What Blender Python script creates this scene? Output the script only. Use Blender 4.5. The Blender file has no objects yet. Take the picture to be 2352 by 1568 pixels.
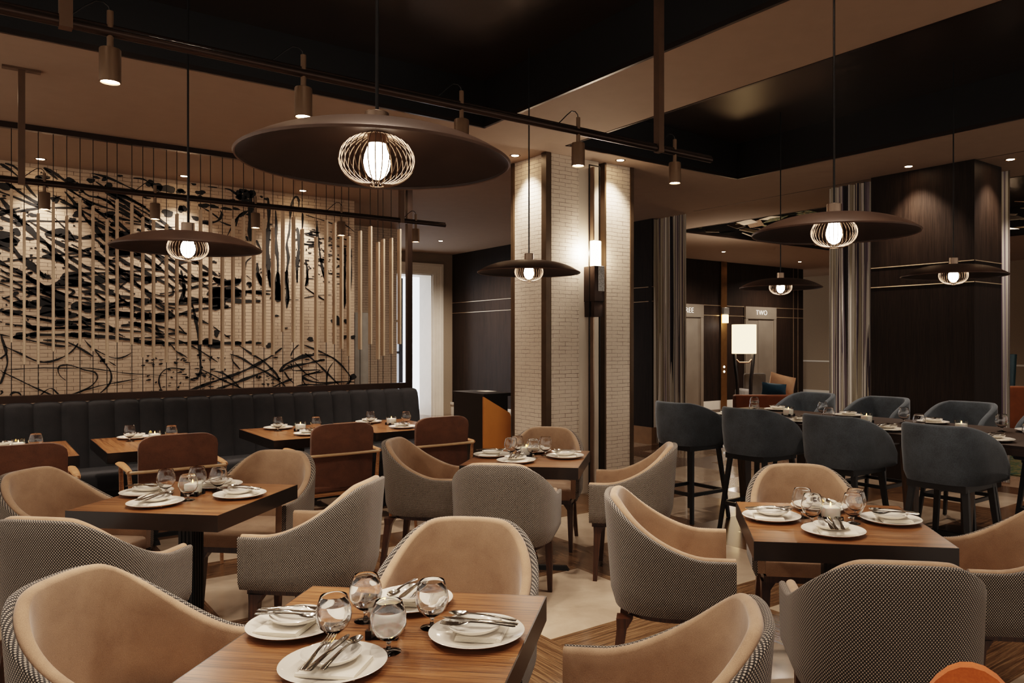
import bpy, bmesh, math, random
from math import sin, cos, pi, radians, sqrt, exp
from mathutils import Vector, Matrix

random.seed(7)
sc = bpy.context.scene
COL = sc.collection
Q = 0.70711

# ------------------------------------------------------------------ materials
def lin(h):
    h = h.lstrip('#')
    out = []
    for i in (0, 2, 4):
        c = int(h[i:i+2], 16) / 255.0
        out.append(c / 12.92 if c <= 0.04045 else ((c + 0.055) / 1.055) ** 2.4)
    return (*out, 1.0)

class NT:
    """small helper around a node tree"""
    def __init__(s, name):
        s.m = bpy.data.materials.new(name); s.m.use_nodes = True
        s.t = s.m.node_tree; s.t.nodes.clear()
        s.out = s.n('ShaderNodeOutputMaterial')
    def n(s, kind, **kw):
        nd = s.t.nodes.new(kind)
        for k, v in kw.items(): setattr(nd, k, v)
        return nd
    def l(s, a, b): s.t.links.new(a, b)
    def put(s, sock, v):
        if hasattr(v, 'is_output') or hasattr(v, 'links'): s.l(v, sock)
        else: sock.default_value = v
    def math(s, op, a, b=None, c=None):
        nd = s.n('ShaderNodeMath', operation=op)
        s.put(nd.inputs[0], a)
        if b is not None: s.put(nd.inputs[1], b)
        if c is not None: s.put(nd.inputs[2], c)
        return nd.outputs[0]
    def mix(s, f, a, b):
        nd = s.n('ShaderNodeMix', data_type='RGBA')
        s.put(nd.inputs['Factor'], f); s.put(nd.inputs[6], a); s.put(nd.inputs[7], b)
        return nd.outputs[2]
    def noise(s, vec, scale, detail=3.0, rough=0.5, dist=0.0):
        nd = s.n('ShaderNodeTexNoise')
        if vec is not None: s.l(vec, nd.inputs['Vector'])
        nd.inputs['Scale'].default_value = scale; nd.inputs['Detail'].default_value = detail
        nd.inputs['Roughness'].default_value = rough; nd.inputs['Distortion'].default_value = dist
        return nd.outputs['Fac']
    def ramp(s, f, stops):
        nd = s.n('ShaderNodeValToRGB'); s.l(f, nd.inputs[0])
        e = nd.color_ramp.elements
        e[0].position, e[0].color = stops[0]; e[1].position, e[1].color = stops[-1]
        for p, c in stops[1:-1]:
            x = e.new(p); x.color = c
        return nd.outputs[0]
    def coord(s, kind='Object'): return s.n('ShaderNodeTexCoord').outputs[kind]
    def mapping(s, vec, scale=(1, 1, 1), rot=(0, 0, 0), loc=(0, 0, 0)):
        nd = s.n('ShaderNodeMapping'); s.l(vec, nd.inputs[0])
        nd.inputs['Scale'].default_value = scale; nd.inputs['Rotation'].default_value = rot; nd.inputs['Location'].default_value = loc
        return nd.outputs[0]
    def bump(s, h, strength=0.3, dist=0.01):
        nd = s.n('ShaderNodeBump'); s.l(h, nd.inputs['Height'])
        nd.inputs['Strength'].default_value = strength; nd.inputs['Distance'].default_value = dist
        return nd.outputs[0]
    def bsdf(s, color, rough=0.5, metal=0.0, normal=None, **kw):
        b = s.n('ShaderNodeBsdfPrincipled')
        s.put(b.inputs['Base Color'], color); s.put(b.inputs['Roughness'], rough); b.inputs['Metallic'].default_value = metal
        if normal is not None: s.l(normal, b.inputs['Normal'])
        for k, v in kw.items(): s.put(b.inputs[k.replace('_', ' ')], v)
        s.l(b.outputs[0], s.out.inputs[0])
        return s.m

def plain(name, col, rough=0.5, metal=0.0, var=0.12, vs=8.0, **kw):
    t = NT(name); c = lin(col)
    f = t.noise(t.coord(), vs, 4)
    lo = tuple(v * (1 - var) for v in c[:3]) + (1,); hi = tuple(min(1, v * (1 + var)) for v in c[:3]) + (1,)
    return t.bsdf(t.ramp(f, [(0.3, lo), (0.7, hi)]), rough, metal, **kw)

def emit(name, col, strength):
    t = NT(name)
    e = t.n('ShaderNodeEmission'); e.inputs[0].default_value = lin(col); e.inputs[1].default_value = strength
    t.l(e.outputs[0], t.out.inputs[0]); return t.m

def wood(name, dark, mid, light, axis='x', scale=1.0, rough=0.35, uneven=1.0, **kw):
    t = NT(name); v = t.coord()
    st = {'x': (1.3, 95, 95), 'y': (95, 1.3, 95), 'z': (34, 34, 0.7)}[axis]
    mv = t.mapping(v, tuple(a * scale for a in st))
    f1 = t.noise(mv, 3.0, 6, 0.65, 0.6)
    st2 = {'x': (0.5, 16, 16), 'y': (16, 0.5, 16), 'z': (5, 5, 0.25)}[axis]
    f2 = t.noise(t.mapping(v, tuple(a * scale for a in st2)), 2.0, 3, 0.5, 1.2)
    f = t.math('ADD', t.math('MULTIPLY', f1, 0.72), t.math('MULTIPLY', f2, 0.28))
    colr = t.ramp(f, [(0.38, lin(dark)), (0.48, lin(mid)), (0.62, lin(light))])
    return t.bsdf(colr, rough, 0, t.bump(f1, 0.08, 0.003), **kw)

def brick(name, axis, c1, c2, mortar):
    t = NT(name)
    sx = t.n('ShaderNodeSeparateXYZ'); t.l(t.coord(), sx.inputs[0])
    cb = t.n('ShaderNodeCombineXYZ')
    t.l(sx.outputs[0 if axis == 'x' else 1], cb.inputs[0]); t.l(sx.outputs[2], cb.inputs[1])
    nz = t.n('ShaderNodeTexNoise'); t.l(cb.outputs[0], nz.inputs['Vector']); nz.inputs['Scale'].default_value = 9.0; nz.inputs['Detail'].default_value = 2
    off = t.n('ShaderNodeVectorMath', operation='MULTIPLY_ADD'); t.l(nz.outputs['Color'], off.inputs[0]); off.inputs[1].default_value = (0.006, 0.012, 0); t.l(cb.outputs[0], off.inputs[2])
    b = t.n('ShaderNodeTexBrick'); t.l(off.outputs[0], b.inputs['Vector'])
    b.inputs['Color1'].default_value = lin(c1); b.inputs['Color2'].default_value = lin(c2); b.inputs['Mortar'].default_value = lin(mortar)
    b.inputs['Scale'].default_value = 1; b.inputs['Brick Width'].default_value = 0.155; b.inputs['Row Height'].default_value = 0.04
    b.inputs['Mortar Size'].default_value = 0.0023; b.inputs['Mortar Smooth'].default_value = 0.1; b.inputs['Bias'].default_value = 0
    # painted over: the joints fade in and out along the wall
    fade = t.ramp(t.noise(cb.outputs[0], 7.0, 3), [(0.38, (0, 0, 0, 1)), (0.62, (1, 1, 1, 1))])
    jo = t.math('MULTIPLY', b.outputs['Fac'], t.math('ADD', t.math('MULTIPLY', fade, 0.55), 0.45))
    colr = t.mix(jo, t.mix(t.noise(cb.outputs[0], 30, 3), lin(c1), lin(c2)), lin(mortar))
    h = t.math('SUBTRACT', t.noise(cb.outputs[0], 60, 3), t.math('MULTIPLY', b.outputs['Fac'], 2.0))
    return t.bsdf(colr, 0.75, 0, t.bump(h, 0.35, 0.004))

def weave(name):
    """cream and black basket weave, one cell about a centimetre, along the sewn cover's own UV"""
    t = NT(name)
    sx = t.n('ShaderNodeSeparateXYZ'); t.l(t.coord('UV'), sx.inputs[0])
    cu = t.math('COSINE', t.math('MULTIPLY', sx.outputs[0], 2*pi/0.0098)); cv = t.math('COSINE', t.math('MULTIPLY', sx.outputs[1], 2*pi/0.0124))
    p = t.math('MULTIPLY', cu, cv)
    r = t.ramp(t.math('MULTIPLY_ADD', p, 0.5, 0.5), [(0.56, lin('#15100d')), (0.63, lin('#73665a')), (0.76, lin('#a59685'))])
    return t.bsdf(r, 0.85, 0, t.bump(p, 0.5, 0.002), Sheen_Weight=0.12)

def velvet(name, lo, hi, sheen=0.35, fine=420, tint='#ffffff'):
    t = NT(name); v = t.coord()
    f = t.math('ADD', t.math('MULTIPLY', t.noise(v, 7.0, 3, 0.6, 0.4), 0.55), t.math('MULTIPLY', t.noise(v, fine, 2), 0.45))
    return t.bsdf(t.ramp(f, [(0.32, lin(lo)), (0.68, lin(hi))]), 0.9, 0, t.bump(t.noise(v, fine, 2), 0.25, 0.002), Sheen_Weight=sheen, Sheen_Roughness=0.4, Sheen_Tint=lin(tint))

def floor_mat():
    """cream stone squares between broad strips of wood plank, laid on the room's axes"""
    t = NT('stone_and_plank_floor'); v = t.coord()
    sx = t.n('ShaderNodeSeparateXYZ'); t.l(v, sx.inputs[0]); X, Y = sx.outputs[0], sx.outputs[1]
    P, S = 1.29, 0.90
    mx = t.math('FLOORED_MODULO', t.math('SUBTRACT', X, 2.39), P); my = t.math('FLOORED_MODULO', t.math('SUBTRACT', Y, 3.22), P)
    inx = t.math('LESS_THAN', mx, S); iny = t.math('LESS_THAN', my, S)
    tile = t.math('MULTIPLY', inx, iny)
    # stone
    st = t.ramp(t.noise(v, 1.6, 6, 0.6, 1.2), [(0.3, lin('#8e7b69')), (0.5, lin('#9d8a77')), (0.7, lin('#ad9a86'))])
    # planks: along X in the strips that run along X, along Y in the others
    gx = t.noise(t.mapping(v, (1.2, 30, 1)), 2.5, 6, 0.65, 0.4); gy = t.noise(t.mapping(v, (30, 1.2, 1)), 2.5, 6, 0.65, 0.4)
    px = t.math('FRACT', t.math('DIVIDE', my, 0.0975)); py = t.math('FRACT', t.math('DIVIDE', mx, 0.0975))
    g = t.math('ADD', t.math('MULTIPLY', gx, inx), t.math('MULTIPLY', gy, t.math('SUBTRACT', 1.0, inx)))
    pf = t.math('ADD', t.math('MULTIPLY', px, inx), t.math('MULTIPLY', py, t.math('SUBTRACT', 1.0, inx)))
    seam = t.math('LESS_THAN', pf, 0.03)
    wd = t.ramp(g, [(0.34, lin('#38281b')), (0.5, lin('#58412d')), (0.68, lin('#765c43'))])
    wd = t.mix(t.math('MULTIPLY', seam, 0.7), wd, lin('#2a1a0e'))
    colr = t.mix(tile, wd, st)
    rough = t.math('ADD', 0.24, t.math('MULTIPLY', tile, -0.13))
    return t.bsdf(colr, rough, 0, Specular_IOR_Level=0.5)

M = {}
M['ceiling'] = plain('ceiling_paint', '#94806f', 0.8, var=0.03)
M['recess'] = plain('dark_lacquer', '#251a12', 0.3, var=0.15, vs=3, Specular_IOR_Level=0.35)
M['recess_side'] = plain('dark_recess_side', '#14110f', 0.35, var=0.1)
M['trim'] = plain('bronze_edge', '#2a1d15', 0.35, 0.5)
M['brick_x'] = brick('white_painted_brick_a', 'x', '#d9cab8', '#c9b8a6', '#64564a')
M['brick_m'] = brick('white_painted_brick_c', 'x', '#cfb7a0', '#bea68f', '#3a2c22')
M['brick_y'] = brick('white_painted_brick_b', 'y', '#d9cab8', '#c9b8a6', '#64564a')
M['ink'] = plain('black_mural_paint', '#0b0a09', 0.55, var=0.2)
M['floor'] = floor_mat()
M['darkwood'] = wood('dark_veneer', '#18120e', '#241b15', '#2e241d', 'z', 1.6, 0.55, Specular_IOR_Level=0.1)
M['metal_line'] = plain('champagne_inlay', '#cbb59a', 0.3, 0.8)
M['beige'] = plain('beige_wallcovering', '#8e7f6d', 0.85, var=0.1, vs=60)
M['whitepaint'] = plain('white_woodwork', '#d8d2c8', 0.5, var=0.03)
M['plinth'] = plain('tan_plinth', '#8a6b4c', 0.4)
M['copper'] = plain('bronze_post', '#50402f', 0.4, 0.4)
M['blackmetal'] = plain('black_metal', '#120f0d', 0.4, 0.4)
M['bronze'] = plain('aged_bronze', '#56412f', 0.45, 0.3)
M['gunmetal'] = plain('dark_bronze', '#33261e', 0.33, 0.7)
M['spot'] = plain('bronze_spot_body', '#65503c', 0.45, 0.3)
M['slat'] = plain('champagne_slat', '#bda890', 0.45, 0.15, var=0.1, vs=3)
M['shade'] = plain('pendant_shade', '#4a382d', 0.45, 0.3, var=0.2, vs=6)
M['lining'] = plain('pendant_lining', '#1f1611', 0.45, 0.2, var=0.2, vs=6, Specular_IOR_Level=0.2)
M['canopy'] = plain('tan_canopy', '#c0a286', 0.6)
M['nickel'] = plain('brushed_nickel', '#8a7768', 0.3, 0.9)
M['cage'] = plain('cage_wire', '#6f5c4c', 0.4, 0.5)
M['bulb'] = emit('lit_bulb', '#ffe6cc', 26)
M['lens'] = emit('lit_lens', '#ffd9b0', 40)
M['sconce_glow'] = emit('lit_sconce_glass', '#ffdcae', 14)
M['lampshade'] = emit('lit_lampshade', '#ffd49c', 2.3)
M['flame'] = emit('candle_flame', '#ffb35c', 12)
M['signlight'] = emit('lit_letters', '#fff4e6', 1.3)
M['button'] = emit('lit_button', '#fff8ee', 3)
M['crystal'] = plain('etched_glass', '#8c8984', 0.25, 0.6, var=0.5, vs=120)
M['walnut'] = wood('walnut_top', '#2e1a0d', '#6e4627', '#966843', 'x', 1.0, 0.3, Coat_Weight=0.08, Coat_Roughness=0.25)
M['walnut_y'] = wood('walnut_top_lengthwise', '#2e1a0d', '#6e4627', '#966843', 'y', 1.0, 0.3, Coat_Weight=0.25, Coat_Roughness=0.2)
M['tableedge'] = plain('black_table_edge', '#18120e', 0.3, var=0.2)
M['chairleg'] = wood('dark_walnut_leg', '#1d0f07', '#321c0f', '#472a17', 'z', 1.2, 0.35)
M['oak'] = wood('light_oak', '#6b4526', '#8f6440', '#b48a62', 'x', 1.0, 0.4)
M['oakrail'] = plain('pale_oak_rail', '#a98a68', 0.4)
M['weave'] = weave('black_and_cream_weave')
M['tan'] = velvet('tan_velvet', '#7d624c', '#a4866b')
M['leather'] = velvet('brown_suede_leather', '#43291a', '#603d27', 0.1, 300)
M['orangeleather'] = velvet('orange_leather', '#a04d1c', '#c2652b', 0.1, 200)
M['navy'] = velvet('charcoal_blue_upholstery', '#1d1d1f', '#2b2b2d', 0.12, 300, '#a9adb8')
M['blue'] = velvet('slate_blue_velvet', '#2b2f33', '#434a50', 0.6, 160, '#aab0b6')
M['blackwood'] = plain('black_stained_wood', '#0e0b09', 0.4)
M['bartop'] = wood('dark_oak_bar_top', '#120b07', '#2a1b12', '#42301f', 'y', 1.0, 0.45)
M['porcelain'] = plain('white_porcelain', '#e6ded2', 0.15, var=0.02, Coat_Weight=0.4)
M['linen'] = plain('white_linen', '#ddd4c6', 0.8, var=0.03)
M['steel'] = plain('polished_steel', '#b9b2a8', 0.16, 1.0, var=0.1)
M['wax'] = plain('white_wax', '#efe9df', 0.4, var=0.02, Subsurface_Weight=0.2)
M['elevsteel'] = plain('brushed_elevator_steel', '#958b7f', 0.36, 0.55, vs=2)
M['brass'] = plain('brass_strip', '#8c6a41', 0.3, 0.8)
M['orange'] = velvet('burnt_orange_upholstery', '#74401f', '#8c5029', 0.15)
M['grey'] = velvet('grey_upholstery', '#4a4643', '#5f5a56', 0.2)
M['teal'] = plain('teal_lacquer', '#0d3944', 0.35)
M['tealcloth'] = velvet('teal_cloth', '#0e3144', '#1a4a60', 0.2)
M['coralcloth'] = velvet('coral_cloth', '#c2926f', '#dab08c', 0.2)
M['stand'] = plain('tan_leather_panel', '#b5773c', 0.4, var=0.06)
M['standdark'] = plain('stand_black', '#15120f', 0.3)
M['greypanel'] = plain('grey_panel', '#8f8b84', 0.6)
M['daylight'] = emit('daylight_beyond_door', '#eaf0fa', 1.6)
M['artcream'] = plain('art_cream', '#d8c6ad', 0.5)
M['artblack'] = plain('art_black', '#0c0b0b', 0.3)
M['artgold'] = plain('art_brown', '#7b6044', 0.5, var=0.4, vs=40)

def art_pattern():
    t = NT('art_green_pattern'); f = t.noise(t.coord(), 25, 4, 0.7)
    return t.bsdf(t.ramp(f, [(0.4, lin('#11211a')), (0.5, lin('#3d5a3e')), (0.62, lin('#a48d55'))]), 0.5)
M['artgreen'] = art_pattern()
def carpet():
    t = NT('patterned_carpet'); v = t.coord(); f = t.noise(v, 9, 5, 0.7)
    return t.bsdf(t.ramp(f, [(0.36, lin('#15302f')), (0.47, lin('#2f4a2c')), (0.55, lin('#6b5a2c')), (0.66, lin('#1d4250'))]), 0.95)
M['carpet'] = carpet()
def curtain_mat():
    t = NT('striped_curtain'); uv = t.coord('UV')
    sx = t.n('ShaderNodeSeparateXYZ'); t.l(uv, sx.inputs[0])
    cb = t.n('ShaderNodeCombineXYZ'); t.l(sx.outputs[0], cb.inputs[0]); t.l(t.math('MULTIPLY', sx.outputs[1], 0.004), cb.inputs[1])
    f = t.noise(cb.outputs[0], 19.0, 1.5, 0.6)
    fr = t.ramp(f, [(0.0, lin('#2a2228')), (0.34, lin('#857a84')), (0.40, lin('#dfdad2')), (0.445, lin('#453a46')), (0.465, lin('#a39a88')), (0.51, lin('#e2ddd4')), (0.55, lin('#8f8570')), (0.58, lin('#5a4a5c')), (0.615, lin('#d2ccc2')), (0.67, lin('#2e2830'))])
    fr.node.color_ramp.interpolation = 'CONSTANT'
    return t.bsdf(fr, 0.7, Sheen_Weight=0.2)
M['curtain'] = curtain_mat()
def glass(name, col='#ffffff', rough=0.0):
    t = NT(name)
    return t.bsdf(lin(col), rough, 0, Transmission_Weight=1.0, IOR=1.45)
M['glass'] = glass('clear_glass')
def thin_glass(name):
    t = NT(name); lw = t.n('ShaderNodeLayerWeight'); lw.inputs[0].default_value = 0.5; f = t.math('MULTIPLY_ADD', t.math('POWER', lw.outputs['Facing'], 4.0), 0.5, 0.045)
    a = t.n('ShaderNodeBsdfTransparent'); a.inputs[0].default_value = (0.96, 0.97, 0.96, 1); b = t.n('ShaderNodeBsdfGlossy'); b.inputs['Roughness'].default_value = 0.02
    m = t.n('ShaderNodeMixShader'); t.l(f, m.inputs[0]); t.l(a.outputs[0], m.inputs[1]); t.l(b.outputs[0], m.inputs[2]); t.l(m.outputs[0], t.out.inputs[0]); return t.m
def water():
    t = NT('still_water'); return t.bsdf((1, 1, 1, 1), 0.0, 0, Transmission_Weight=1.0, IOR=1.33)
M['water'] = water()
M['thinglass'] = thin_glass('thin_clear_glass')

# ------------------------------------------------------------------ mesh helpers
class MB:
    def __init__(s): s.v = []; s.f = []; s.uv = {}; s.smooth = set()
    def add(s, vs, fs, uvs=None, smooth=False):
        o = len(s.v); s.v += [tuple(p) for p in vs]
        for i, f in enumerate(fs):
            k = len(s.f); s.f.append(tuple(a + o for a in f))
            if uvs: s.uv[k] = uvs[i]
            if smooth: s.smooth.add(k)
        return s
    def box(s, x0, y0, z0, x1, y1, z1):
        v = [(x0,y0,z0),(x1,y0,z0),(x1,y1,z0),(x0,y1,z0),(x0,y0,z1),(x1,y0,z1),(x1,y1,z1),(x0,y1,z1)]
        return s.add(v, [(0,3,2,1),(4,5,6,7),(0,1,5,4),(1,2,6,5),(2,3,7,6),(3,0,4,7)])
    def rbox(s, x0, y0, z0, x1, y1, z1, r=0.01, n=3):
        bm = bmesh.new(); bmesh.ops.create_cube(bm, size=1)
        for v in bm.verts:
            v.co = Vector(((x0+x1)/2 + v.co.x*(x1-x0), (y0+y1)/2 + v.co.y*(y1-y0), (z0+z1)/2 + v.co.z*(z1-z0)))
        bmesh.ops.bevel(bm, geom=bm.edges[:], offset=r, segments=n, affect='EDGES', profile=0.5)
        bm.verts.index_update()
        s.add([v.co[:] for v in bm.verts], [[v.index for v in f.verts] for f in bm.faces], smooth=True); bm.free(); return s
    def hexa(s, a, b):
        """frustum between two quads of 4 points"""
        return s.add(list(a)+list(b), [(3,2,1,0),(4,5,6,7),(0,1,5,4),(1,2,6,5),(2,3,7,6),(3,0,4,7)])
    def bar(s, p, q, w, h=None, w2=None, h2=None, up=(0,0,1)):
        p, q = Vector(p), Vector(q); d = (q-p).normalized(); u = Vector(up)
        if abs(d.dot(u)) > 0.95: u = Vector((0,1,0))
        x = d.cross(u).normalized(); y = x.cross(d).normalized(); h = h or w; w2 = w2 or w; h2 = h2 or h
        q4 = lambda c, a, b: [c - x*a/2 - y*b/2, c + x*a/2 - y*b/2, c + x*a/2 + y*b/2, c - x*a/2 + y*b/2]
        return s.hexa(q4(p, w, h), q4(q, w2, h2))
    def tube(s, pts, r, n=8, cap=True, closed=False):
        pts = [Vector(p) for p in pts]; rs = r if isinstance(r, (list, tuple)) else [r]*len(pts)
        rings = []; ref = None; L = len(pts)
        for i, p in enumerate(pts):
            if closed: d = (pts[(i+1) % L] - pts[i-1]).normalized()
            else: d = (pts[min(i+1, L-1)] - pts[max(i-1, 0)]).normalized()
            if ref is None: ref = Vector((0,0,1)) if abs(d.z) < 0.9 else Vector((1,0,0))
            x = d.cross(ref).normalized(); y = x.cross(d).normalized(); ref = y
            rings.append([p + (x*cos(2*pi*k/n) + y*sin(2*pi*k/n))*rs[i] for k in range(n)])
        v = [q for ring in rings for q in ring]; f = []
        for i in range(L if closed else L-1):
            j = (i+1) % L
            for k in range(n): f.append((i*n+k, i*n+(k+1) % n, j*n+(k+1) % n, j*n+k))
        s.add(v, f, smooth=True)
        if cap and not closed:
            o = len(s.v) - len(v); s.f.append(tuple(o+k for k in reversed(range(n)))); s.f.append(tuple(o+(L-1)*n+k for k in range(n)))
        return s
    def lathe(s, prof, n=24, c=(0,0,0), sx=1, sy=1, cap=True):
        v = []; f = []
        for r, z in prof:
            for k in range(n): v.append((c[0]+r*cos(2*pi*k/n)*sx, c[1]+r*sin(2*pi*k/n)*sy, c[2]+z))
        for i in range(len(prof)-1):
            for k in range(n): f.append((i*n+k, i*n+(k+1) % n, (i+1)*n+(k+1) % n, (i+1)*n+k))
        s.add(v, f, smooth=True); o = len(s.v)-len(v)
        if not cap: return s
        if prof[0][0] > 1e-6: s.f.append(tuple(o+k for k in reversed(range(n))))
        if prof[-1][0] > 1e-6: s.f.append(tuple(o+(len(prof)-1)*n+k for k in range(n)))
        return s
    def prism(s, poly, z0, z1, smooth=False):
        n = len(poly)
        v = [(x, y, z0) for x, y in poly] + [(x, y, z1) for x, y in poly]
        f = [tuple(reversed(range(n))), tuple(range(n, 2*n))]
        s.add(v, f); o = len(s.v) - 2*n
        for k in range(n):
            if smooth: s.smooth.add(len(s.f))
            s.f.append((o+k, o+(k+1) % n, o+n+(k+1) % n, o+n+k))
        return s
    def slab(s, poly, axis, a, b):
        """polygon given in the plane normal to axis, thick from a to b"""
        n = len(poly)
        P = {'x': lambda u, w, t: (t, u, w), 'y': lambda u, w, t: (u, t, w)}[axis]
        v = [P(u, w, a) for u, w in poly] + [P(u, w, b) for u, w in poly]
        f = [tuple(reversed(range(n))), tuple(range(n, 2*n))] + [(k, (k+1) % n, n+(k+1) % n, n+k) for k in range(n)]
        return s.add(v, f)
    def grid(s, rows, uvs=None, closed_rows=False):
        """rows of equal length; loft"""
        n = len(rows[0]); v = [p for r in rows for p in r]; f = []; u = []
        for i in range(len(rows)-1):
            for k in range(n if closed_rows else n-1):
                q = (i*n+k, i*n+(k+1) % n, (i+1)*n+(k+1) % n, (i+1)*n+k); f.append(q)
                if uvs: u.append([uvs[i][k], uvs[i][k+1] if k+1 < len(uvs[i]) else uvs[i][k], uvs[i+1][k+1] if k+1 < len(uvs[i]) else uvs[i+1][k], uvs[i+1][k]])
        return s.add(v, f, u if uvs else None, smooth=True)
    def mesh(s, name, mat, angle=38, recalc=True):
        me = bpy.data.meshes.new(name); me.from_pydata(s.v, [], s.f); me.update()
        if recalc:
            bm = bmesh.new(); bm.from_mesh(me); bmesh.ops.recalc_face_normals(bm, faces=bm.faces[:]); bm.to_mesh(me); bm.free()
        for p in me.polygons: p.use_smooth = p.index in s.smooth
        if s.uv:
            L = me.uv_layers.new(name='UVMap'); vid = {}
            for p in me.polygons:
                src = s.uv.get(p.index)
                if src is None: continue
                mp = {a: b for a, b in zip(s.f[p.index], src)}
                for li in p.loop_indices: L.data[li].uv = mp[me.loops[li].vertex_index]
        if s.smooth: me.set_sharp_from_angle(angle=radians(angle))
        me.materials.append(M[mat] if isinstance(mat, str) else mat)
        return me

def tag(o, label, cat, group=None):
    o['label'] = label; o['category'] = cat
    if group: o['group'] = group
    return o
def link(name, data, parent=None, loc=(0,0,0), rot=0.0):
    o = bpy.data.objects.new(name, data); COL.objects.link(o)
    o.location = loc; o.rotation_euler = (0, 0, rot) if not isinstance(rot, tuple) else rot
    if parent: o.parent = parent
    return o
def part(name, mb, mat, parent, loc=(0,0,0), rot=0.0, label=None, angle=38):
    o = link(name, mb.mesh(name, mat, angle) if isinstance(mb, MB) else mb, parent, loc, rot)
    if label: o['label'] = label
    return o
def thing(name, label, cat, loc=(0,0,0), rot=0.0, group=None):
    return tag(link(name, None, None, loc, rot), label, cat, group)
def solid(name, mb, mat, label, cat, loc=(0,0,0), rot=0.0, group=None):
    return tag(part(name, mb, mat, None, loc, rot), label, cat, group)
def structure(name, mb, mat, parent=None):
    o = part(name, mb, mat, parent)
    if parent is None: o['kind'] = 'structure'
    return o
KIDS = {}
def kids(o):
    return [c for c in bpy.data.objects if c.parent == o]
def dup(root, loc, rot, label, group=None, children=None):
    r = root.copy(); COL.objects.link(r); r.location = loc
    r.rotation_euler = (0, 0, rot) if not isinstance(rot, tuple) else rot
    r['label'] = label
    if group: r['group'] = group
    key = root.name
    if key not in KIDS: KIDS[key] = [(c, kids(c)) for c in kids(root)]
    for c, gs in KIDS[key]:
        d = c.copy(); COL.objects.link(d); d.parent = r
        for g in gs:
            e = g.copy(); COL.objects.link(e); e.parent = d
    return r
class Kind:
    """first call places the original, later calls place copies"""
    def __init__(s, maker): s.maker = maker; s.first = None
    def at(s, loc, rot, label, group=None):
        if s.first is None:
            s.first = s.maker(); o = s.first; o.location = loc
            o.rotation_euler = (0, 0, rot) if not isinstance(rot, tuple) else rot
            o['label'] = label
            if group: o['group'] = group
            return o
        return dup(s.first, loc, rot, label, group)
def spot(parent, loc, power, size=80, blend=0.6, col=(1.0, 0.832, 0.70), radius=0.04, rot=(0,0,0)):
    L = bpy.data.lights.new('spot_beam', 'SPOT'); L.energy = power; L.spot_size = radians(size); L.spot_blend = blend
    L.color = col; L.shadow_soft_size = radius
    o = bpy.data.objects.new('spot_beam', L); COL.objects.link(o); o.location = loc; o.rotation_euler = rot
    if parent: o.parent = parent
    return o
def point(parent, loc, power, col=(1.0, 0.832, 0.70), radius=0.05):
    L = bpy.data.lights.new('lamp_glow', 'POINT'); L.energy = power; L.color = col; L.shadow_soft_size = radius
    o = bpy.data.objects.new('lamp_glow', L); COL.objects.link(o); o.location = loc
    if parent: o.parent = parent
    return o

# ------------------------------------------------------------------ room
CE = 3.43          # ceiling height
TR = 3.84          # top of the dark recesses
REC = [(-1.4, 3.556, -1.6, 5.766), (4.489, 7.0, -1.6, 5.81), (9.4, 14.6, -2.0, 9.15)]
def ceiling():
    xs = sorted({-3.0, 22.0} | {a for r in REC for a in r[:2]}); ys = sorted({-3.0, 16.5} | {a for r in REC for a in r[2:]})
    mb = MB()
    for i in range(len(xs)-1):
        for j in range(len(ys)-1):
            cx, cy = (xs[i]+xs[i+1])/2, (ys[j]+ys[j+1])/2
            if any(r[0] < cx < r[1] and r[2] < cy < r[3] for r in REC): continue
            mb.box(xs[i], ys[j], CE, xs[i+1], ys[j+1], CE+0.03)
    return mb
ceil = structure('ceiling', ceiling(), 'ceiling')
for i, (x0, x1, y0, y1) in enumerate(REC):
    top = TR if i < 2 else 3.95
    structure('recess_panel', MB().box(x0, y0, top, x1, y1, top+0.03), 'recess', ceil)
    s = MB(); t = 0.02
    s.box(x0-t, y0-t, CE+0.031, x0, y1+t, top); s.box(x1, y0-t, CE+0.031, x1+t, y1+t, top); s.box(x0, y0-t, CE+0.031, x1, y0, top); s.box(x0, y1, CE+0.031, x1, y1+t, top)
    structure('recess_side', s, 'recess_side', ceil)
    e = MB(); w = 0.025
    e.box(x0, y0, CE-0.004, x0+w, y1, CE+0.03); e.box(x1-w, y0, CE-0.004, x1, y1, CE+0.03); e.box(x0, y0, CE-0.004, x1, y0+w, CE+0.03); e.box(x0, y1-w, CE-0.004, x1, y1, CE+0.03)
    structure('recess_edge', e, 'trim', ceil)
structure('ceiling_seam', MB().box(8.195, -2.5, CE-0.002, 8.205, 7.6, CE), 'trim', ceil)
structure('floor', MB().box(-3, -3, -0.05, 22, 16.5, 0), 'floor')
tag(part('lobby_carpet', MB().box(9.6, 2.0, 0.0, 14.5, 5.6, 0.012), 'carpet', None), 'patterned green and blue carpet in the lobby beyond the curtains', 'carpet')

wl = structure('wall_left', MB().box(-3.0, 9.8, 0, 4.02, 9.96, CE), 'brick_m')
structure('wall_left_end', MB().box(3.6, 11.8, 0, 5.58, 11.92, CE), 'brick_x')
structure('wall_left_panel', MB().box(4.05, 9.85, 0, 4.24, 9.93, 1.95), 'greypanel')
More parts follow.
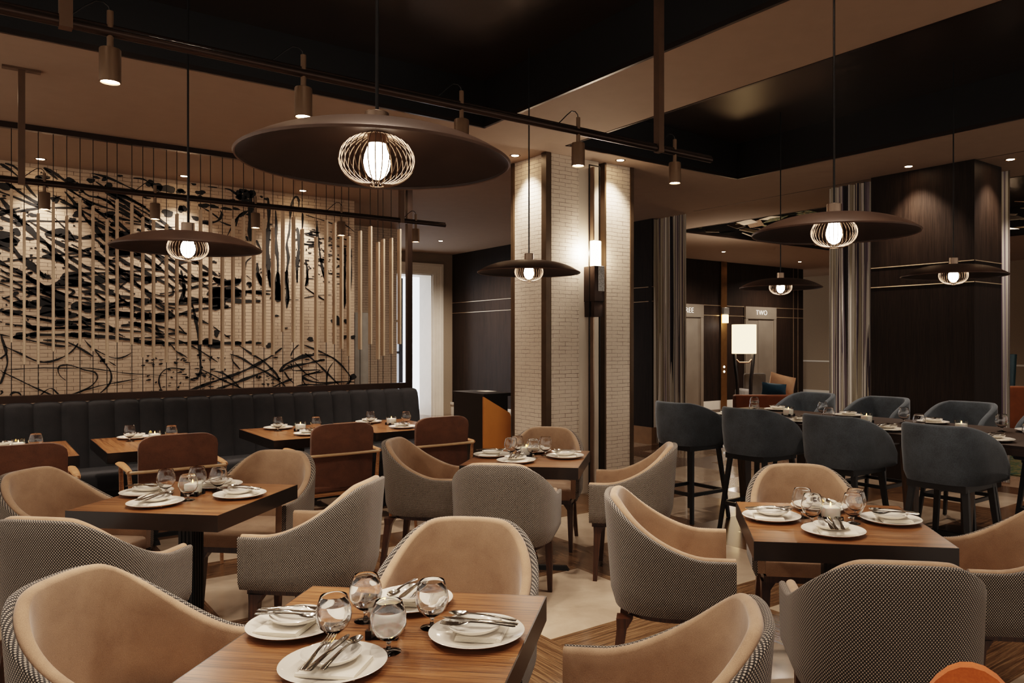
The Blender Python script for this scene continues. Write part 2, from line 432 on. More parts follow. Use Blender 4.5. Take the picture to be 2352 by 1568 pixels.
# end wall with the bright doorway
DX0, DX1, DZ = 6.55, 7.69, 2.98
bw = MB(); bw.box(4.6, 14.55, 0, DX0, 14.7, CE); bw.box(DX1, 14.55, 0, 8.17, 14.7, CE); bw.box(DX0, 14.55, DZ, DX1, 14.7, CE)
structure('wall_back', bw, 'beige')
dr = structure('door_1', MB().box(DX1-0.02, 14.56, 0, DX1, 15.1, DZ).box(DX0, 14.56, 0, DX0+0.02, 15.1, DZ).box(DX0, 14.56, DZ-0.02, DX1, 15.1, DZ), 'whitepaint')
cs = MB()
for k, (a, b) in enumerate(((0, 0.05), (0.05, 0.11), (0.11, 0.17), (0.17, 0.225))):
    y = 14.55 - (0.03, 0.045, 0.055, 0.075)[k]
    cs.box(DX1+a, y, 0, DX1+b, 14.55, DZ+b); cs.box(DX0-b, y, 0, DX0-a, 14.55, DZ+b); cs.box(DX0-a, y, DZ+a, DX1+a, 14.55, DZ+b)
structure('door_casing', cs, 'whitepaint', dr)
structure('window_1', MB().box(DX0-0.6, 16.2, 0, DX1+1.4, 16.22, 3.3), 'daylight')
wf = MB()
for x in (7.05, 7.5): wf.box(x, 15.75, 0.3, x+0.09, 15.85, DZ)
for z in (0.6, 1.3, 2.0): wf.box(7.05, 15.76, z, 7.59, 15.84, z+0.05)
structure('window_frame', wf, plain('dark_window_frame', '#2b303c', 0.5), bpy.data.objects['window_1'])
# dark timber wall running along the right side, with two metal inlay lines
wr = structure('wall_right', MB().box(8.17, 8.5, 0.26, 8.3, 14.55, CE).box(8.17, 8.42, 0.26, 8.6, 8.5, CE), 'darkwood')
structure('inlay_line', MB().box(8.163, 8.5, 2.39, 8.17, 14.55, 2.398).box(8.163, 8.5, 2.17, 8.17, 14.55, 2.178).box(8.163, 8.413, 2.39, 8.6, 8.42, 2.398).box(8.163, 8.413, 2.17, 8.6, 8.42, 2.178), 'metal_line', wr)
structure('baseboard_right', MB().box(8.14, 9.2, 0, 8.3, 14.55, 0.26).box(8.12, 9.2, 0.22, 8.15, 14.55, 0.27), 'whitepaint')
structure('baseboard_front', MB().box(8.14, 8.4, 0, 8.6, 9.2, 0.26), 'plinth')
# dark timber pier between the bar table and the lobby
pr = structure('wall_front', MB().box(8.15, 3.687, 0, 8.77, 4.83, CE), 'darkwood')
structure('inlay_line', MB().box(8.143, 3.68, 2.39, 8.15, 4.83, 2.398).box(8.143, 3.68, 2.17, 8.15, 4.83, 2.178).box(8.143, 3.68, 2.39, 8.77, 3.687, 2.398).box(8.143, 3.68, 2.17, 8.77, 3.687, 2.178), 'metal_line', pr)
# lobby
wo = structure('wall_lobby', MB().box(8.6, 11.95, 0.2, 16.98, 12.1, CE), 'darkwood')
ln = MB()
for a, b in ((8.6, 11.9), (13.17, 14.63), (15.81, 16.98)):
    for z in (2.395, 2.165): ln.box(a, 11.942, z, b, 11.95, z+0.016)
for x in (16.56, 16.75): ln.box(x, 11.942, 0.2, x+0.012, 11.95, CE)
structure('inlay_line', ln, 'metal_line', wo)
structure('baseboard_lobby', MB().box(8.6, 11.93, 0, 16.98, 12.1, 0.2), 'whitepaint')
structure('wall_far', MB().box(19.0, -2.5, 0, 19.2, 16.5, CE), 'beige')
structure('baseboard_far', MB().box(18.97, -2.5, 0, 19.0, 16.5, 0.2).box(18.98, -2.5, 1.0, 19.0, 16.5, 1.04), 'whitepaint')
for n, x0, x1, word in ((2, 14.64, 15.81, 'TWO'), (3, 11.9, 13.165, 'THREE')):
    f = MB(); f.box(x0, 11.9, 0, x0+0.09, 11.95, 2.14); f.box(x1-0.09, 11.9, 0, x1, 11.95, 2.14)
    d = structure('door_%d' % n, f, 'elevsteel')
    structure('door_header', MB().box(x0, 11.895, 2.12, x1, 11.95, 2.41), 'elevsteel', d)
    m = x0 + (x1-x0)*0.42
    structure('door_leaf', MB().box(x0+0.09, 11.93, 0, m, 11.945, 2.12), 'elevsteel', d)
    structure('door_leaf', MB().box(m+0.006, 11.925, 0, x1-0.09, 11.94, 2.12), 'elevsteel', d)
    cu = bpy.data.curves.new('sign_letters', 'FONT'); cu.body = word; cu.size = 0.17; cu.align_x = 'CENTER'; cu.align_y = 'CENTER'; cu.extrude = 0.001; cu.offset = -0.0035; cu.space_character = 1.06
    cu.materials.append(M['signlight'])
    to = link('sign_letters', cu, d, ((x0+x1)/2 + (0 if n == 2 else 0.04), 11.888, 2.265), (pi/2, 0, 0))
strip = thing('brass_light_strip', 'tall brass strip with crystal sconce between the two elevator doors', 'wall light', (13.87, 11.925, 0))
part('strip', MB().box(-0.1, -0.02, 0.0, 0.1, 0, CE), 'brass', strip)
part('crystal_block', MB().rbox(-0.09, -0.1, 2.2, 0.09, -0.02, 2.36, 0.01), 'crystal', strip)
part('glow_block', MB().rbox(-0.08, -0.09, 2.0, 0.08, -0.02, 2.19, 0.01), emit('lit_strip_glass', '#ffcf94', 4), strip)
for z in (0.98, 0.87): part('call_button', MB().lathe([(0, -0.006), (0.026, -0.004), (0.026, 0.004), (0, 0.006)], 12), 'button', strip, (0, -0.025, z), (pi/2, 0, 0))
point(strip, (0, -0.25, 1.95), 3)

# ------------------------------------------------------------------ brick column with the niche and its lamp
cl = structure('column', MB().box(4.53, 6.135, 0, 4.90, 6.70, CE).box(5.25, 6.135, 0, 5.62, 6.70, CE).box(4.90, 6.23, 0, 5.25, 6.70, CE), 'greypanel')
cl.name = 'column'
structure('brick_face', MB().box(4.55, 6.115, 0, 4.90, 6.135, CE-0.002).box(5.25, 6.115, 0, 5.602, 6.135, CE-0.002), 'brick_x', cl)
structure('brick_face', MB().box(4.51, 6.175, 0, 4.53, 6.705, CE-0.002), 'brick_y', cl)
cp = MB()
for a in ((4.47, 6.095, 4.53, 6.175), (4.49, 6.705, 4.53, 6.75), (5.602, 6.1, 5.645, 6.72)): cp.box(a[0], a[1], 0, a[2], a[3], CE-0.002)
structure('corner_post', cp, 'copper', cl)
structure('niche_panel', MB().box(4.901, 6.125, 0, 5.17, 6.2, CE-0.002), plain('pale_niche_panel', '#c9bba9', 0.5, var=0.02), cl)
structure('niche_side', MB().box(5.235, 6.1, 0, 5.255, 6.23, CE-0.002), 'copper', cl)
fl = MB()
for k in range(9): fl.box(4.902+k*0.0375, 6.205 if k % 2 else 6.212, 0, 4.902+(k+1)*0.0375, 6.23, CE-0.002)
structure('fluted_panel', fl, plain('pale_fluted_panel', '#c9bba9', 0.5, var=0.02), cl)
wsc = thing('wall_sconce', 'tall bronze sconce with glowing glass block on the brick column', 'wall light', (5.04, 6.115, 0))
fr = MB(); fr.box(-0.072, -0.085, 0, -0.063, -0.073, 3.36); fr.box(0.063, -0.085, 0, 0.072, -0.073, 3.36); fr.box(-0.072, -0.085, 3.35, 0.072, -0.073, 3.36)
part('upright_frame', fr, 'blackmetal', wsc)
part('back_bar', MB().box(-0.008, -0.07, 0, 0.008, 0.01, 3.345), 'nickel', wsc)
part('glass_block', MB().rbox(-0.045, -0.125, 2.325, 0.052, -0.061, 2.585, 0.004), 'sconce_glow', wsc)
part('housing', MB().rbox(-0.068, -0.165, 1.965, 0.06, 0.01, 2.325, 0.003), 'gunmetal', wsc)
part('crystal_panel', MB().box(-0.025, -0.17, 2.07, 0.057, -0.165, 2.318), 'crystal', wsc)
part('lower_box', MB().rbox(-0.06, -0.15, 1.81, 0.055, 0.01, 1.965, 0.003), 'gunmetal', wsc)
point(wsc, (-0.10, -0.08, 2.46), 8, radius=0.05)
point(wsc, (0.12, -0.1, 2.42), 2, radius=0.04)
day = bpy.data.lights.new('daylight', 'AREA'); day.energy = 16; day.shape = 'RECTANGLE'; day.size = 1.1; day.size_y = 2.8; day.color = (0.95, 0.97, 1.0)
do = bpy.data.objects.new('daylight', day); COL.objects.link(do); do.location = (7.1, 16.0, 1.5); do.rotation_euler = (radians(-90), 0, 0)
STROKES="""26 21 339 29 334 37 327
19 25 340 35 336 44 318 52 308
27 58 340 67 336 77 329 86 323
23 59 339 71 329
40 51 327 56 330 64 330
40 21 304 26 297 35 285 44 276 52 267 61 259 70 248 77 240
49 31 255 37 245 45 238 52 231 59 223
15 21 287 31 290 44 294 56 297 71 299 94 301 110 301
15 21 286 28 283 38 281 49 283 64 284 86 286 118 288
16 67 289 74 281 81 274 86 266
18 73 306 83 302 91 299
13 67 308 74 312
19 91 321 99 315 108 314 118 311 126 302
19 102 340 114 338 126 334 138 329 149 325
15 142 340 152 340 159 336
28 77 317 85 307 92 296 100 285 106 278 113 269 120 261
23 94 308 102 302 114 296 126 294 138 292 150 291
19 124 302 134 298 142 293
15 134 289 159 288 172 287 185 289
37 92 268 106 272 118 274 139 278
28 99 271 108 266 113 259
20 104 260 91 253 79 250 68 247
20 54 262 61 260 65 252
16 21 238 35 241 49 244 61 245
16 21 235 35 231 46 224
14 21 231 29 223
15 79 247 94 249 106 250 118 246 130 246
17 130 246 136 242 150 239 176 237
20 126 243 129 235
15 193 242 180 250 167 256
17 174 250 167 242 165 237
13 102 287 110 277 114 270
21 21 284 25 282 35 279
41 270 340 269 331 269 315 268 304 268 290 269 279
56 255 340 257 330 267 329
42 290 333 291 317 290 291 289 276 290 255 291 235 293 224
29 299 320 300 303 300 277 302 256 302 235 305 220
23 317 309 318 323 321 336 325 340 328 336 328 327
23 333 320 333 301
27 317 309 316 294 313 278 315 262 313 241 315 215 314 203
36 326 301 328 289 328 273 326 252 326 231
28 337 260 339 248 339 234 337 227
24 352 312 352 297 354 281 356 265 359 249 362 233
26 389 280 389 256 388 234 389 205
11 398 279 398 245 397 223
39 277 253 278 241 281 231 283 225
51 226 232 233 228 243 226 253 228 258 232
20 258 231 261 240 264 253 270 259
14 233 300 242 297 247 296
22 215 296 226 298 233 302 236 309 234 313
14 213 315 223 310 233 303
16 184 233 197 231 215 229 226 228
29 191 239 194 225 194 213 189 201
24 187 228 197 226 211 229
14 242 283 247 294 254 307 262 315
27 252 296 254 306 258 310 266 316
21 276 281 278 276 282 270
22 264 285 266 279
31 264 227 269 225 267 222
45 189 201 202 206 220 203 235 202
31 224 216 248 217 267 217 289 215
15 273 218 289 219 302 220
13 336 226 348 217 361 210
10 264 237 270 232
11 336 293 350 290 361 289
11 335 237 348 237
13 388 311 395 307 402 302
13 337 318 361 313 379 308
20 239 340 246 339 253 334
12 220 340 231 340
27 65 223 58 226 53 231
44 114 222 130 224 143 226 164 228
20 164 229 182 231 193 230
50 105 189 121 188 138 186 155 185 182 183
30 32 161 46 163 65 163 81 163 97 162 117 161 138 158 155 155 193 154
20 32 160 43 158 58 154 73 151 83 151
18 21 224 32 218 43 211 54 203 65 197
18 21 229 32 225 43 222 54 215 65 208
19 28 230 43 224 58 215 69 210 81 205 93 202
20 21 218 30 218 49 218
18 23 200 32 203 39 197
18 22 202 28 198 39 193 54 191
22 43 213 52 211 62 211 73 214 85 211 83 207 78 205
19 95 207 105 208 113 203 118 199 105 198 95 203
19 105 210 111 204 116 201
15 128 214 131 219 136 223
17 128 209 130 203 138 198 121 194 113 193
21 117 192 130 197 143 199
20 40 178 43 183 54 180 65 177 77 176 89 177 101 175 113 176 120 172 121 168 113 169 97 170 81 171
24 40 180 43 175 49 170 54 169 65 169
17 92 179 97 174 105 168
17 93 169 109 168 121 167 134 161
18 143 178 155 172 164 166 173 160
22 164 175 168 166 175 160
16 144 223 150 217 155 213 168 209 178 209 183 212 181 220 176 225
20 164 208 160 202 168 194 178 191 185 185
16 173 197 182 195 193 194
16 138 194 146 191 160 191
20 21 164 24 153 26 144 23 140 21 138
16 26 144 27 134 25 125 22 115 21 112
14 21 163 25 162 30 161
15 24 151 35 145 45 139 53 135 61 134 71 137 81 143 87 150 89 154
12 95 158 101 150 110 144 121 138 131 138 140 143
15 105 146 110 139 115 131 120 122 120 112 114 103 103 94
12 21 126 25 123 35 117 46 110 58 103 68 98 79 98 90 101 101 107 107 115 105 122 95 125 83 130 73 130 71 125 73 119 78 114
8 21 126 35 127 58 128 78 127 97 127 121 123 138 120 173 117
11 52 95 59 103 65 106 70 101 76 94
10 90 101 109 107 130 111 146 114
16 29 100 32 103 37 102 40 97 45 94
18 21 105 23 104 21 101
12 130 95 131 99 140 96 145 94
13 172 96 168 109 170 119 178 125 193 124
10 118 134 125 129
12 180 153 187 144 193 139
31 189 232 207 230 219 229
63 226 232 233 228 242 227 252 229 257 231
16 202 219 211 222 219 220
30 189 225 195 219 194 211 198 203 204 197
43 189 204 202 203 219 205 240 206 260 205 281 206
27 189 189 202 186 214 180 221 177
26 203 201 206 187 209 169 211 151 212 134 212 120 208 113 201 112
23 189 155 212 154 240 154 270 155
15 226 174 235 167 245 160
12 240 162 246 163
23 265 228 270 227 269 223
21 250 217 276 216 293 215
36 276 241 280 233 284 223
36 291 245 292 234 294 223
49 302 243 302 229 304 210
33 313 246 312 233 314 219 313 198
20 326 247 326 231
22 338 248 339 236 336 227
11 336 225 347 218 362 210
11 335 212 345 214 354 216 371 217
13 311 209 328 209
18 358 249 361 238
18 389 251 389 228 388 200
28 187 95 207 101 226 108 245 114 265 122 286 133 298 141 307 148
24 220 95 240 102 265 111 286 119 296 123
20 245 141 258 136 273 126 286 119 299 110 308 103 315 94
19 256 151 270 141 284 132 294 122 302 112 305 96
15 213 123 226 116 240 108 255 101 267 95
15 226 121 237 118 246 111 254 103 258 95
33 304 118 310 126 321 132 334 137 351 139
20 351 139 368 137 382 127 391 117 397 108 394 101 384 96
25 305 118 318 124 339 128 358 132
16 334 152 356 143 374 134
18 336 141 351 129 365 115 384 96
18 318 138 321 145 328 152
13 319 127 320 120 334 119 356 119 334 112
21 360 117 345 115 335 113 334 110 344 105 362 102 385 103 402 102
20 323 96 326 99 339 101 362 99 377 97
15 310 118 315 110 322 103
20 287 94 302 102 320 109
13 374 130 366 117 364 94
13 333 110 335 103 345 94
13 323 130 332 120 340 113 354 105
10 188 144 198 137
10 188 175 197 164
13 247 141 248 133 257 122"""
BLOBS="""26 316 77 34
82 330 46 27
83 326 34 22
94 326 47 20
101 332 47 23
106 336 32 18
114 335 28 23
118 329 36 32
109 326 40 17
85 320 46 16
129 341 24 17
159 336 46 38
166 333 69 43
176 332 88 48
190 331 44 29
68 307 41 31
49 289 40 22
89 294 51 34
84 287 38 23
100 307 43 26
119 297 48 37
177 304 65 40
191 310 32 39
157 287 42 24
156 319 34 11
21 273 28 19
37 279 43 26
71 272 113 45
82 268 69 36
25 264 112 60
25 258 105 52
34 270 50 35
46 264 36 18
83 255 61 27
126 256 114 56
131 254 66 42
118 260 72 37
67 246 83 40
73 243 45 31
79 238 23 27
130 233 20 23
47 228 18 13
123 286 44 23
180 285 22 10
192 331 44 24
212 332 54 28
205 342 36 22
200 325 99 29
212 327 27 20
193 311 58 29
216 317 60 28
227 317 56 20
241 316 57 20
252 317 48 15
260 341 49 41
267 336 59 56
271 339 39 41
258 332 58 36
248 327 28 18
288 333 30 19
282 335 20 14
218 297 64 28
207 301 46 25
197 323 54 29
242 215 193 80
235 213 114 70
302 215 62 84
295 211 30 21
216 236 55 25
208 249 55 25
227 251 28 18
192 250 71 39
345 284 65 15
344 278 43 13
350 275 32 13
84 225 119 56
85 219 160 47
109 224 65 43
157 226 79 39
31 186 77 36
48 207 45 27
34 206 26 22
38 195 66 49
47 195 68 36
59 197 99 55
67 188 124 73
78 185 95 46
89 194 79 42
97 192 73 47
62 209 61 46
71 203 70 55
73 196 62 55
97 210 41 23
150 201 78 49
164 202 80 28
111 187 83 36
134 186 94 43
151 185 96 39
171 184 117 49
114 183 41 24
85 172 63 33
74 175 71 28
50 170 60 23
38 162 63 34
50 163 45 32
89 163 71 35
99 163 65 33
113 135 33 21
46 228 22 13
130 234 22 24
164 155 89 34
175 153 53 25
145 158 35 24
233 216 127 52
244 214 118 42
231 201 97 62
237 199 59 36
302 221 53 97
302 210 53 22
218 236 38 26
224 155 106 51
228 151 78 36
210 155 142 25
292 151 53 30
267 155 61 21
278 154 36 17
254 154 60 23
299 188 47 15
379 183 46 57
390 183 30 34
372 183 29 20
343 159 45 28
400 109 42 46
400 162 36 25
388 162 48 25
299 136 26 11
339 133 28 11
312 173 22 10
358 132 40 16
230 166 34 41
270 217 61 23"""
# ------------------------------------------------------------------ painted mural on the brick wall
def mural():
    rnd = random.Random(3); mb = MB(); Y = 9.797
    def blob(x, z, rx, rz, n=18, rough=0.16):
        ph = [rnd.uniform(0, 6.28) for _ in range(4)]
        v = [(x, Y, z)]
        for k in range(n):
            a = 2*pi*k/n; m = 1 + rough*sin(2*a+ph[0]) + rough*0.7*sin(3*a+ph[1]) + rough*0.5*sin(5*a+ph[2])
            v.append((x+rx*m*cos(a), Y, min(CE-0.01, z+rz*m*sin(a))))
        mb.add(v, [(0, k+1, (k+1) % n + 1) for k in range(n)])
    def stroke(w, pts):
        P = []
        n = len(pts)
        for i in range(n-1):          # smooth curve through the traced points
            p0, p1, p2, p3 = pts[max(i-1, 0)], pts[i], pts[i+1], pts[min(i+2, n-1)]
            L = math.dist(p1, p2); m = max(3, int(L/0.035))
            for k in range(m):
                t = k/m
                P.append(tuple(0.5*(2*p1[j] + (p2[j]-p0[j])*t + (2*p0[j]-5*p1[j]+4*p2[j]-p3[j])*t*t + (3*p1[j]-p0[j]-3*p2[j]+p3[j])*t**3) for j in (0, 1)))
        P.append(pts[-1]); rows = []; ph = rnd.uniform(0, 6)
        for i, p in enumerate(P):
            a, b = P[max(i-1, 0)], P[min(i+1, len(P)-1)]; dx, dz = b[0]-a[0], b[1]-a[1]; d = math.hypot(dx, dz) or 1
            e = min(1, 0.45 + 3.0*min(i, len(P)-1-i)/len(P))
            ww = w*0.5*e*(1 + 0.28*sin(i*0.7+ph) + rnd.uniform(-0.22, 0.22))
            rows.append(((p[0]-dz/d*ww, Y, min(CE-0.01, p[1]+dx/d*ww)), (p[0]+dz/d*ww, Y, min(CE-0.01, p[1]-dx/d*ww))))
            if w > 0.035 and rnd.random() < 0.25:
                s = rnd.choice((-1, 1)); o = w*rnd.uniform(0.5, 0.9); blob(p[0]-s*dz/d*o, min(p[1]+s*dx/d*o, CE-0.05), rnd.uniform(0.008, 0.022), rnd.uniform(0.006, 0.015), 8)
        v = [q for r in rows for q in r]
        mb.add(v, [(2*i, 2*i+1, 2*i+3, 2*i+2) for i in range(len(rows)-1)])
    for ln in STROKES.split('\n'):
        a = [int(t) for t in ln.split()]
        stroke(a[0]/1000*1.15, [(a[i]/100, a[i+1]/100) for i in range(1, len(a), 2)])
    for ln in BLOBS.split('\n'):
        a = [int(t) for t in ln.split()]; blob(a[0]/100, a[1]/100, abs(a[2])/1000, a[3]/1000)
    # loose spatter
    for x0, x1, z0, z1, n in ((1.5, 2.4, 0.95, 1.4, 90), (2.75, 3.05, 0.95, 1.15, 26), (3.3, 3.95, 2.4, 3.0, 90), (0.1, 1.6, 2.6, 3.35, 60), (0.1, 1.5, 1.7, 2.6, 60)):
        for _ in range(n): blob(rnd.uniform(x0, x1), rnd.uniform(z0, z1), rnd.uniform(0.008, 0.03), rnd.uniform(0.005, 0.013), 8, 0.25)
    for _ in range(34):      # short flicks right of the drips
        x, z = rnd.uniform(3.3, 3.9), rnd.uniform(2.3, 3.0); stroke(0.018, [(x, z), (x+rnd.uniform(.06, .16), z+rnd.uniform(-.03, .02))])
    for _ in range(34):      # long fine diagonals, upper left
        x, z = rnd.uniform(-0.2, 1.5), rnd.uniform(2.5, 3.35); d = rnd.uniform(0.3, 0.9); s = rnd.uniform(-0.95, -0.35)
        stroke(rnd.uniform(.018, .04), [(x, z), (x+d*.5, z+d*.5*s+rnd.uniform(-.05, .05)), (x+d, z+d*s)])
    for _ in range(26):
        x, z = rnd.uniform(0.1, 1.8), rnd.uniform(1.55, 2.4); d = rnd.uniform(0.3, 0.8); s = rnd.uniform(-0.6, 0.25)
        stroke(rnd.uniform(.015, .03), [(x, z), (x+d*.5, z+d*.5*s+rnd.uniform(-.06, .06)), (x+d, z+d*s)])
    for _ in range(26):      # more of the same beyond what the doorway side shows
        x, z = rnd.uniform(-2.8, -0.1), rnd.uniform(1, 3.2); stroke(rnd.uniform(.02, .07), [(x, z), (x+rnd.uniform(.2, .5), z+rnd.uniform(-.3, .2)), (x+rnd.uniform(.4, .9), z+rnd.uniform(-.4, .3))])
    return mb
pm = part('painted_mural', mural(), 'ink', wl)

# ------------------------------------------------------------------ hanging screen above the banquette
SCR = [(-.95,1.41,2.72),(-.85,1.53,2.84),(-.75,1.36,2.67),(-.65,1.47,2.78),(-.55,1.55,2.86),(-.45,1.36,2.67),(-.35,1.53,2.84),(-.25,1.41,2.72),(-.15,1.47,2.78),(-.05,1.53,2.84),(.05,1.36,2.67),(.15,1.47,2.78),
 (.25,1.55,2.86),(.34,1.36,2.67),(.44,1.36,2.67),(.55,1.47,2.78),(.65,1.36,2.67),(.75,1.53,2.84),(.85,1.47,2.78),(.96,1.36,2.67),(1.04,1.55,2.86),(1.16,1.53,2.84),(1.25,1.41,2.72),(1.34,1.4,2.72),(1.45,1.36,2.67),(1.54,1.47,2.78),(1.65,1.36,2.72),(1.75,1.53,2.83),(1.84,1.53,2.84),(1.95,1.27,2.63),(2.05,1.47,2.78),(2.15,1.5,2.8),(2.25,1.42,2.71),(2.35,1.5,2.8),(2.44,1.42,2.72),(2.54,1.66,2.95),(2.65,1.55,2.85),(2.74,1.43,2.73),(2.89,1.36,2.67),(3.0,1.55,2.86),(3.09,1.53,2.84),(3.17,1.48,2.77),(3.25,1.4,2.7),(3.38,1.47,2.76),(3.5,1.53,2.83),(3.59,1.36,2.66),(3.65,1.4,2.7),(3.75,1.42,2.72),(3.85,1.53,2.83)]
scn = thing('hanging_slat_screen', 'open screen of champagne slats on wires between banquette and ceiling', 'screen', (0, 8.08, 1.0))
fm = MB(); fm.box(-1.1, -0.03, 0.025, 4.0, 0.03, 0.09); fm.box(-1.1, -0.03, CE-1.05, 4.0, 0.03, CE-1.0); fm.box(3.94, -0.03, 0.09, 4.0, 0.03, CE-1.05); fm.box(-1.1, -0.03, 0.09, -1.04, 0.03, CE-1.05)
part('frame', fm, 'gunmetal', scn)
wire = MB().tube([(0, 0, 0.09), (0, 0, CE-1.05)], 0.0035, 6).mesh('wire', 'blackmetal')
slat = MB().rbox(-0.0095, -0.0375, 0, 0.0095, 0.0375, 1.31, 0.0015, 1).mesh('slat', 'slat')
for x, z0, z1 in SCR:
    o = link('slat', slat, scn, (x, 0, z0-1.0)); link('wire', wire, o, (0, 0, -(z0-1.0)))

# ------------------------------------------------------------------ banquette
bq = thing('banquette', 'long charcoal channel-tufted banquette bench below the slat screen', 'bench', (0, 7.9, 0))
XL, XR, CW = -1.1, 4.03, 0.2017
def bq_back():
    rows = []; prof = [(-0.02, 0.40), (-0.005, 0.55), (0.02, 0.75), (0.05, 0.92), (0.07, 0.99), (0.10, 1.022), (0.135, 1.03), (0.15, 1.0), (0.15, 0.30)]
    x = XR; xs = []
    while x > XL:
        for t in (0, 0.012, 0.035, 0.08, 0.10, 0.12, 0.165, 0.188): xs.append((x - t, t))
        x -= CW
    for xx, t in xs:
        u = t/CW; b = 0.022*(1 - abs(2*u-1)**4.0)
        rows.append([(xx, y - (b if k < 6 else 0) + 0.012, z + (b*0.5 if 3 < k < 7 else 0) - (0.011 if 3 < k < 7 else 0)) for k, (y, z) in enumerate(prof)])
    mb = MB().grid(rows)
    n = len(prof)
    mb.f.append(tuple(range(n))); mb.f.append(tuple((len(rows)-1)*n + k for k in reversed(range(n))))
    return mb
part('back', bq_back(), 'navy', bq, angle=60)
part('seat', MB().rbox(XL, -0.47, 0.30, XR-0.03, 0.0, 0.45, 0.03), 'navy', bq)
part('plinth', MB().box(XL, -0.42, 0, XR-0.05, 0.14, 0.30), 'blackmetal', bq)

# ------------------------------------------------------------------ lights
def mk_pendant():
    p = thing('pendant_lamp', '', 'pendant lamp')          # origin at the rim centre
    R = 0.40
    prof = [(R*sin(a), 0.0) for a in (1,)]; outer = []; inner = []
    for k in range(15):
        r = R*(1 - k/14)**0.8; outer.append((r, 0.006 + 0.087*(1 - (r/R)**3.0)))
    for k in range(15):
        r = (R-0.006)*(k/14)**0.8; inner.append((max(r, 0.02), 0.001 + 0.086*(1 - (max(r, 0.02)/R)**3.0)))
    # the rim rolls inward a little, like a shallow spun dish
    part('shade', MB().lathe([(R-0.004, -0.002), (R, -0.004), (R+0.003, 0.003)] + outer[:-1] + [(0.02, 0.0935)], 72, cap=False), 'shade', p)
    part('shade_lining', MB().lathe([(0.02, inner[0][1])] + inner[1:] + [(R-0.004, -0.002)], 72, cap=False), 'lining', p)
    part('hub', MB().lathe([(0.0, 0.085), (0.036, 0.085), (0.036, 0.148), (0.034, 0.15), (0.0, 0.15)], 24), 'nickel', p)
    part('cord', MB().tube([(0, 0, 0.15), (0, 0, TR-2.0)], 0.0055, 8), 'blackmetal', p)
    part('canopy', MB().lathe([(0.0, TR-2.0-0.012), (0.055, TR-2.0-0.012), (0.055, TR-2.0), (0, TR-2.0)], 24), 'canopy', p)
    cg = MB(); n = 34
    for k in range(n):
        a = 2*pi*k/n; pts = []
        for j in range(15):
            t = pi*(0.06 + 0.90*j/14); r = 0.112*sin(t)**0.82; z = 0.007 + 0.078*cos(t)
            pts.append((r*cos(a), r*sin(a), z))
        cg.tube(pts, 0.0017, 4, cap=False)
    cg.tube([(0.03*cos(a), 0.03*sin(a), -0.0685) for a in [2*pi*k/20 for k in range(20)]], 0.002, 5, closed=True)
    part('wire_cage', cg, 'cage', p)
    part('bulb', MB().lathe([(0.0, -0.052), (0.012, -0.050), (0.026, -0.040), (0.036, -0.022), (0.040, -0.002), (0.037, 0.02), (0.03, 0.04), (0.026, 0.055), (0.0, 0.056)], 20), 'bulb', p)
    part('socket', MB().lathe([(0.0, 0.055), (0.028, 0.055), (0.028, 0.085), (0, 0.085)], 16), 'nickel', p)
    spot(p, (0, 0, -0.08), 14, 155, 0.5, radius=0.03)
    return p
pend = Kind(mk_pendant)
PEN = [(0.964, 2.176, 2.092, 'largest-looking dark dish pendant, above the nearest square table'),
       (0.984, 4.854, 2.092, 'dark dish pendant in front of the slat screen and mural'),
       (3.434, 4.908, 2.092, 'dark dish pendant in front of the white brick column'),
       (3.417, 2.224, 2.092, 'large dark dish pendant in front of the striped curtain beside the timber pier'),
       (6.378, 4.75, 2.092, 'smallest-looking dark dish pendant, above the floor lamp and elevators'),
       (6.372, 3.049, 2.092, 'dark dish pendant in front of the dark timber pier')]
for x, y, z, lb in PEN:
    o = pend.at((x, y, z - 0.0), 0, lb, 'dish pendant lamps')

RZ = 2.655
def rail(name, Y, x0, x1, rods, top, label):
    t = thing(name, label, 'light rail', (0, Y, RZ))
    part('rail_tube', MB().tube([(x0, 0, 0), (x1, 0, 0)], 0.018, 10).tube([(x0, -0.0, 0.021), (x1, 0, 0.021)], 0.006, 6), 'gunmetal', t)
    for x, zt in rods:
        part('drop_rod', MB().box(x-0.02, -0.022, -0.02, x+0.02, 0.022, zt-RZ-0.015), 'bronze', t)
        part('ceiling_plate', MB().box(x-0.11, -0.03, zt-RZ-0.015, x+0.11, 0.03, zt-RZ), 'bronze', t)
rail('light_rail', 3.15, 0.05, 3.55, ((0.25, TR), (3.11, TR)), TR, 'bronze track rail hanging above the four square tables')
rail('light_rail', 6.44, -1.0, 3.54, ((0.256, CE), (3.09, CE)), CE, 'bronze track rail hanging in front of the slat screen')
def mk_spot():
    t = thing('track_spotlight', '', 'spotlight')        # origin at the rail centre
    part('stem', MB().tube([(0, 0, -0.10), (0, 0, 0.075)], 0.011, 10), 'spot', t)
    part('body', MB().lathe([(0.0, -0.06), (0.033, -0.06), (0.035, -0.064), (0.035, -0.178), (0.031, -0.180), (0.030, -0.17), (0.0, -0.17)], 24), 'spot', t)
    part('lens', MB().lathe([(0.0, -0.1715), (0.029, -0.1715), (0.029, -0.1745), (0, -0.1745)], 20), 'lens', t)
    w = [(0, 0, 0.07), (-0.004, 0, 0.09), (-0.02, 0, 0.102), (-0.045, 0, 0.10), (-0.075, 0, 0.075), (-0.11, 0, 0.04), (-0.13, 0, 0.022)]
    part('power_wire', MB().tube(w, 0.0028, 6), 'blackmetal', t)
    spot(t, (0, 0, -0.19), 46, 92, 0.75)
    return t
spk = Kind(mk_spot)
